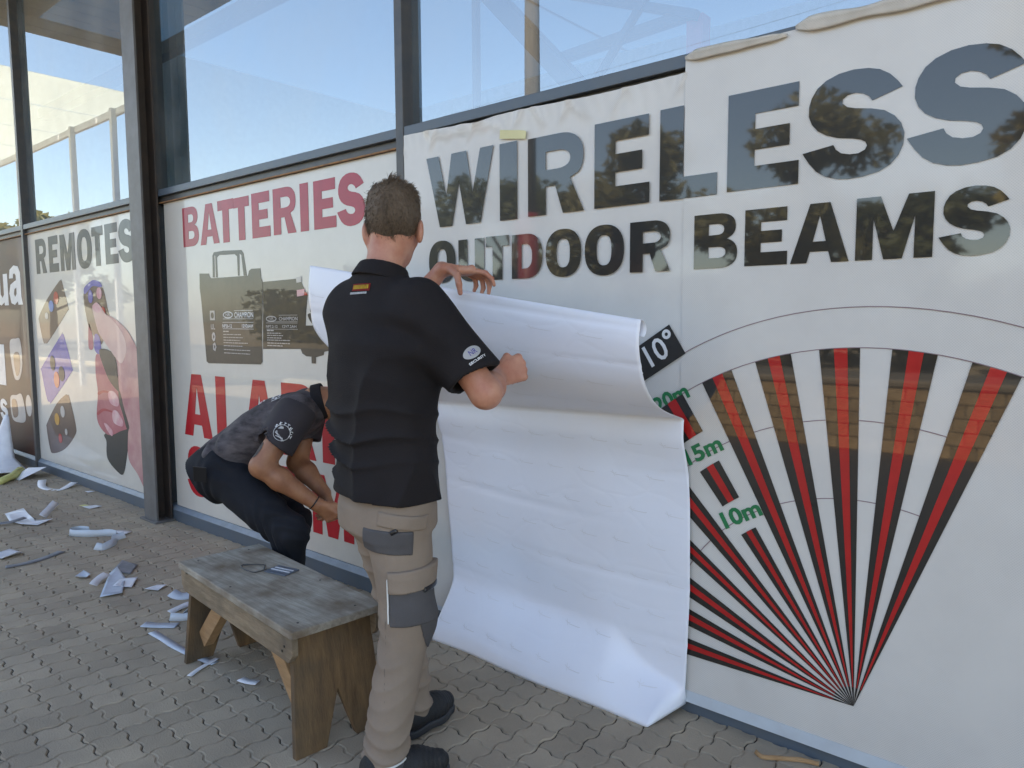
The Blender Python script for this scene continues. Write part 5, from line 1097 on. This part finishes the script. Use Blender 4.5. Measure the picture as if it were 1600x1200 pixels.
ring = lambda z0, z1, t_: (lambda P: smax(smax(p1_trousers(P) - t_, -(p1_trousers(P) + .006), .002), np.maximum(np.maximum(z0 - P[:, 2] + .10 * (P @ CR + 1.909), P[:, 2] - z1 - .10 * (P @ CR + 1.909)), (P - A(-1.668, -.985, .1)) @ A(-.7, .7, 0) - .10), .002))
skin('hem_band', ring(.0, .082, .003), (-1.78, -1.09, .0), (-1.56, -.87, .13), .0045, M['greycloth'], tr_o)
skin('hem_piping', ring(.079, .085, .0055), (-1.78, -1.09, .03), (-1.56, -.87, .13), .003, M['piping'], tr_o)
def shoe(par, heel, toe, m1, m2):
    heel, toe = A(*heel), A(*toe); d = (toe - heel) / np.linalg.norm(toe - heel); L_ = np.linalg.norm(toe - heel); s_ = np.cross(UZ, d); Mx = np.array([d, s_, UZ])
    def up_(P):
        Q = (P - heel) @ Mx.T; f = rcone(Q, (.045, 0, .060), (L_ * .62, 0, .052), .041, .044); f = smin(f, rcone(Q, (L_ * .62, 0, .050), (L_ - .038, .004, .043), .043, .035), .03)
        f = smin(f, rcone(Q, (.052, 0, .07), (.060, 0, .092), .038, .034), .03); f = smin(f, rcone(Q, (.11, 0, .088), (L_ * .62, 0, .070), .020, .018), .02)
        f = f - .0012 * np.sin(Q[:, 0] * 420) * (Q[:, 0] > L_ * .4); return smax(f, .022 - Q[:, 2], .004)
    def so_(P):
        Q = (P - heel) @ Mx.T; q2 = Q * [1, 1, 0]; f = rcone(q2, (.046, 0, 0), (L_ * .62, 0, 0), .043, .047); f = smin(f, rcone(q2, (L_ * .62, 0, 0), (L_ - .036, .004, 0), .046, .036), .03)
        return smax(f, np.abs(Q[:, 2] - .0155 - .004 * np.sin(Q[:, 0] * 14)) - .0135, .006)
    lo = np.minimum(heel, toe) - .09; hi = np.maximum(heel, toe) + .09; lo[2] = -.02; hi[2] = .19
    o = skin('shoe', up_, lo, hi, .004, m1, par); skin('sole', so_, lo, hi, .004, m2, o)
shoe(P1, (-1.700, -1.052, 0), (-1.555, -.815, 0), M['shoe'], M['sole']); shoe(P1, (-1.80, -.80, 0), (-1.815, -.545, 0), M['shoe'], M['sole'])
# printed badge under the collar: red band, yellow lettering too small to read, white line of lettering
NB_ = A(.25, -.97, .12); EX = A(.97, .25, 0); sf = p1_shirt; BC = A(-1.815, -.955, 1.497)
decal('badge_band', [[(-.036, -.004), (.040, -.006), (.042, .017), (-.034, .018)]], sf, BC, EX, UZ, NB_, mat('badge_red', (.35, .02, .02), .7), sh_o, .0018)
rs = random.Random(3); lp = []; x = -.030
while x < .032:
    w_ = rs.uniform(.004, .007); lp.append([(x, .001), (x + w_, .001), (x + w_ * rs.uniform(.6, 1), .0135), (x + w_ * rs.uniform(0, .3), .0135)]); x += w_ + .0009
decal('badge_lettering', lp, sf, BC, EX, UZ, NB_, mat('badge_yellow', (.80, .58, .06), .7), sh_o, .0032)
lp = []; x = -.040
while x < .030:
    w_ = rs.uniform(.003, .006); lp.append([(x, -.0155), (x + w_, -.0155), (x + w_, -.0075 - rs.uniform(0, .002)), (x, -.0085)]); x += w_ + .0008
decal('badge_web_line', lp, sf, BC, EX, UZ, NB_, M['ink_white'], sh_o, .0026)
# sleeve emblem
rd_ = (REL - RSH) / np.linalg.norm(REL - RSH); ezs = -rd_; SN = A(.80, -.42, .42); SN -= ezs * (SN @ ezs); SN /= np.linalg.norm(SN); exs = np.cross(ezs, SN); SCc = RSH + rd_ * .205 + SN * .08
sf2 = p1_shirt
decal('sleeve_emblem', [ellipse(0, .004, .030, .018, 30)], sf2, SCc, exs, ezs, SN, M['ink_white'], sh_o, .0035)
text_decal('NR', .016, sf2, SCc + exs * -.012 + ezs * -.004 + SN * .003, exs, ezs, SN, M['ink_violet'], sh_o, .026, .0)
text_decal('SECURITY', .008, sf2, SCc + exs * -.030 + ezs * -.027, exs, ezs, SN, M['ink_white'], sh_o, .060, .03)
KN0, KN1 = (-1.595, -0.598, 1.272), (-1.6, -0.502, 1.223)
kn = empty('utility_knife', (-1.60, -.50, 1.20), 'pale utility knife held in the right fist of the standing worker', 'knife')
kd = A(*KN0) - A(*KN1); kl = np.linalg.norm(kd); kd /= kl; ka = A(*KN1)
MB().tube([tuple(ka + kd * t) for t in (-.03, 0, kl * .5, kl)], [.006, .0085, .0085, .007], 10).build('handle', M['ink_white'], kn, smooth=True)
MB().tube([tuple(ka + kd * t) for t in (-.09, -.051)], [.002, .0045], 6).build('blade', M['pillar_face'], kn)

# ================================================================== worker bending at the foot of the poster
PE2, NB2 = A(-3.225, -.612, .725), A(-2.935, -.305, 1.010)
RS2, RE2, RW2 = A(-2.850, -.492, .965), A(-2.885, -.638, .762), A(-2.742, -.455, .580)
LS2, LE2, LW2 = A(-3.09, -.255, .955), A(-3.055, -.345, .715), A(-2.868, -.325, .588)
RH2, RK2, RA2 = A(-3.135, -.685, .705), A(-2.785, -.572, .468), A(-2.87, -.545, .075); LH2, LK2, LA2 = A(-3.345, -.56, .70), A(-3.02, -.40, .442), A(-3.12, -.40, .075)
FR2 = frame(NB2 - PE2, RS2 - LS2); HC2 = A(-2.848, -.205, .985); HF2 = A(.50, .42, -.72); HU2 = A(.55, .55, .6)
def p2_body(P):
    hd, _ = head(P, HC2, HF2, HU2); f = smin(hd, rcone(P, NB2, HC2 + A(-.03, -.04, .02), .06, .056), .03)
    f = smin(f, rcone(P, PE2, NB2, .10, .075), .04); f = smin(f, rcone(P, RS2, LS2, .055, .055), .04)
    for s_, e_, w_ in ((RS2, RE2, RW2), (LS2, LE2, LW2)):
        f = smin(f, rcone(P, s_, e_, .056, .049), .03); q = e_ + (w_ - e_) * .33; f = smin(f, smin(rcone(P, e_, q, .046, .049), rcone(P, q, w_, .049, .029), .02), .022)
    for h_, k_, a_ in ((RH2, RK2, RA2), (LH2, LK2, LA2)): f = smin(f, rcone(P, h_, k_, .07, .05), .03); f = smin(f, rcone(P, k_, a_, .048, .033), .03)
    hr = hand(P, RW2, (.52, .55, -.62), (-.45, .75, .25), (.3, .2, .9), [(.5, .5, .3), (.7, .8, .5), (.9, 1.0, .6), (1.0, 1.1, .6)], [(.5, .75, -.1), (.5, .6, -.55), (.5, .4, -.7)], spread=.2)
    hl = hand(P, LW2, (.70, -.10, -.66), (-.1, -.8, -.3), (.3, -.3, .9), [(.5, .6, .4), (.7, .8, .5), (.9, 1.0, .6), (1.0, 1.1, .6)], [(.6, -.3, -.3), (.6, -.2, -.6), (.5, -.1, -.7)])
    return smin(smin(f, hr, .014), hl, .014)
def p2_shirt_raw(P):
    Q = (P - PE2) @ FR2.T
    f = loft(Q, [(-.045, 0, .0, .172, .128), (.06, 0, -.012, .165, .122), (.20, 0, -.028, .168, .125), (.33, 0, -.024, .182, .125), (.42, 0, -.012, .165, .105), (.485, 0, 0, .105, .082), (.53, 0, .004, .074, .070), (.545, 0, .004, .05, .05)], 2.3)
    f = smin(f, rcone(P, RS2 + (LS2 - RS2) * .12, LS2 + (RS2 - LS2) * .12, .073, .073), .05)
    for s_, e_, k_ in ((RS2, RE2, .60), (LS2, LE2, .55)):
        d = (e_ - s_) / np.linalg.norm(e_ - s_); L_ = np.linalg.norm(e_ - s_) * k_; e2 = s_ + d * L_
        c_ = smax(rcone(P, s_ - d * .03, e2 + d * .03, .084, .090), (P - e2) @ d, .006); c_ = smax(c_, -rcone(P, e2 - d * .03, e2 + d * .08, .076, .082), .004); f = smin(f, c_, .045)
    return f
def p2_shirt(P):
    f = p2_shirt_raw(P); Q = (P - PE2) @ FR2.T
    f = f - .006 * np.exp(-((Q[:, 2] - .02) / .08) ** 2) * np.sin(75 * Q[:, 2] + 9 * np.sin(9 * Q[:, 0])) - .0045 * folds(P, 21, 6, 10, 28); return f
def p2_trousers(P):
    f = ellip(P, PE2 + A(-.005, -.005, -.035), (.152, .152, .142)); f = smin(f, loft((P - PE2) @ FR2.T, [(-.12, 0, 0, .15, .12), (.0, 0, 0, .158, .118), (.03, 0, 0, .158, .118)]), .05)
    for h_, k_, a_ in ((RH2, RK2, RA2), (LH2, LK2, LA2)):
        c_ = smin(rcone(P, h_, k_, .106, .080), rcone(P, k_, a_, .078, .066), .03); ax = (k_ - h_) / np.linalg.norm(k_ - h_); t = (P - h_) @ ax
        c_ = c_ - .006 * np.sin(85 * t + 5 * np.sin(P @ A(18, 14, 20))) * np.exp(-((t - .40) / .12) ** 2) - .006 * np.sin(70 * t + 4 * np.sin(P @ A(15, 20, 9))) * np.exp(-((t - .02) / .10) ** 2); f = smin(f, c_, .035)
    return smax(f - .003 * folds(P, 31, 5, 14, 32), .03 - P[:, 2], .004)
P2 = empty('person', (-3.05, -.50, 0), 'bending worker in grey printed jersey and black jeans behind the bench', 'person')
skin('body', p2_body, (-3.60, -.85, .02), (-2.55, -.05, 1.22), .0048, M['skin2'], P2)
def hair_vol2(P):
    f, Q = head(P, HC2, HF2, HU2); g = ellip(Q, (0, -.012, .032), (.078, .098, .094)) - .006; g = smax(g, -.055 + .06 * np.clip((Q[:, 1] + .03) / .07, 0, 1) ** 2 - Q[:, 2], .01); return smax(g, Q[:, 1] - .045 - .38 * Q[:, 2], .012)
skin('hair', hair_vol2, HC2 - .17, HC2 + .17, .005, M['hair2'], P2)
js = skin('jersey', p2_shirt, (-3.62, -.92, .50), (-2.62, -.08, 1.24), .0055, M['jersey'], P2)
js.data.materials.append(M['jersey_dark']); jc = np.zeros(len(js.data.polygons) * 3); js.data.polygons.foreach_get('center', jc); jc = jc.reshape(-1, 3)
dk = np.minimum(rcone(jc, RS2, RE2, .09, .09), rcone(jc, LS2, LE2, .09, .09)) < .006
js.data.polygons.foreach_set('material_index', dk.astype(np.int32))
def p2_collar(P):
    ax = (HC2 - NB2) + (NB2 - PE2) * .3; ax /= np.linalg.norm(ax); q = P - NB2 - ax * .012; t = q @ ax; r_ = np.sqrt(np.maximum((q * q).sum(1) - t * t, 0)); return smax(np.abs(r_ - .080) - .006, np.abs(t) - .026, .005)
skin('collar', p2_collar, NB2 - .14, NB2 + .14, .0045, M['polo'], js)
jn = skin('jeans', p2_trousers, (-3.62, -.92, .02), (-2.62, -.22, .92), .0058, M['denim'], P2)
shoe(P2, (-2.92, -.57, 0), (-2.68, -.48, 0), M['shoe'], M['sole']); shoe(P2, (-3.17, -.43, 0), (-2.93, -.34, 0), M['shoe'], M['sole'])
wd_ = (RW2 - RE2) / np.linalg.norm(RW2 - RE2); wc = RW2 - wd_ * .015; wx = np.cross(wd_, UZ); wx /= np.linalg.norm(wx); wy = np.cross(wd_, wx)
MB().tube([tuple(wc + wx * .033 * math.cos(a) + wy * .033 * math.sin(a)) for a in (2 * math.pi * k / 28 for k in range(29))], .003, 6, False).build('wristband', M['black_plastic'], P2, smooth=True)
rd2 = (RE2 - RS2) / np.linalg.norm(RE2 - RS2); ez2 = -rd2; SN2 = A(.66, -.72, .10); SN2 -= ez2 * (SN2 @ ez2); SN2 /= np.linalg.norm(SN2); ex2 = np.cross(ez2, SN2); SC2 = RS2 + rd2 * .078 + SN2 * .09
dc = lambda lps, off=.003, nm='sleeve_emblem': decal(nm, lps, p2_shirt, SC2, ex2, ez2, SN2, M['ink_white'], js, off)
dc([ellipse(.012, -.012, .036, .036, 40), ellipse(.012, -.012, .0335, .0335, 40)])
for k, (s_, ang) in enumerate(zip('SKYTECH', (160, 130, 103, 78, 52, 26, 0))):
    a = R(ang); text_decal(s_, .014, p2_shirt, SC2 + ex2 * (.012 + .0375 * math.cos(a)) + ez2 * (-.012 + .0375 * math.sin(a) - .004) - ex2 * .005, ex2, ez2, SN2, M['ink_white'], js, .011, .03, rot=0)
text_decal('Security', .014, p2_shirt, SC2 + ex2 * -.016 + ez2 * -.026, ex2, ez2, SN2, M['ink_white'], js, .056, .02, rot=R(-22))
dc([[(-.012, -.004), (.010, .006), (.006, .014), (-.006, .012)], [(-.004, -.036), (.030, -.034), (.030, -.031), (-.004, -.033)]])
u2, y2, w2 = FR2; BKn = -y2
# lettering across the back, tilted away on the far shoulder
NQ = BKn * .72 + u2 * .69; EQ = u2 * .72 - BKn * .69
text_decal('CH', .042, p2_shirt, PE2 + w2 * .365 + u2 * .045 + BKn * .13, EQ, w2, NQ, M['ink_white'], js, .062, .03)
text_decal('G', .036, p2_shirt, PE2 + w2 * .30 + u2 * .050 + BKn * .14, EQ, w2, NQ, M['ink_white'], js, .030, .02)
ta = RE2 + (RS2 - RE2) * .30; tn = A(-.25, -.93, .2); ad = (RS2 - RE2) / np.linalg.norm(RS2 - RE2); tx_ = np.cross(ad, tn); tx_ /= np.linalg.norm(tx_)
decal('tattoo', [smooth_loop([(-.016, -.03), (.010, -.034), (.018, .0), (.012, .035), (-.014, .04), (-.022, .01)])], p2_body, ta + tn * .05, tx_, ad, tn, mat('faded_tattoo_ink', (.20, .16, .14), .55, (.12, .11, .10), 60), P2, .0015)
ph = A(-3.05, -0.831, 0.735)
MB().box(-.030, .030, -.004, .004, -.034, .038, Matrix(((.76, -.2, .2, ph[0]), (.62, .35, -.1, ph[1]), (-.1, .3, .95, ph[2]), (0, 0, 0, 1)))).build('phone', M['black_plastic'], None, bevel=.002)
tag(bpy.data.objects['phone'], 'black phone sticking out of the bending worker back pocket', 'phone')
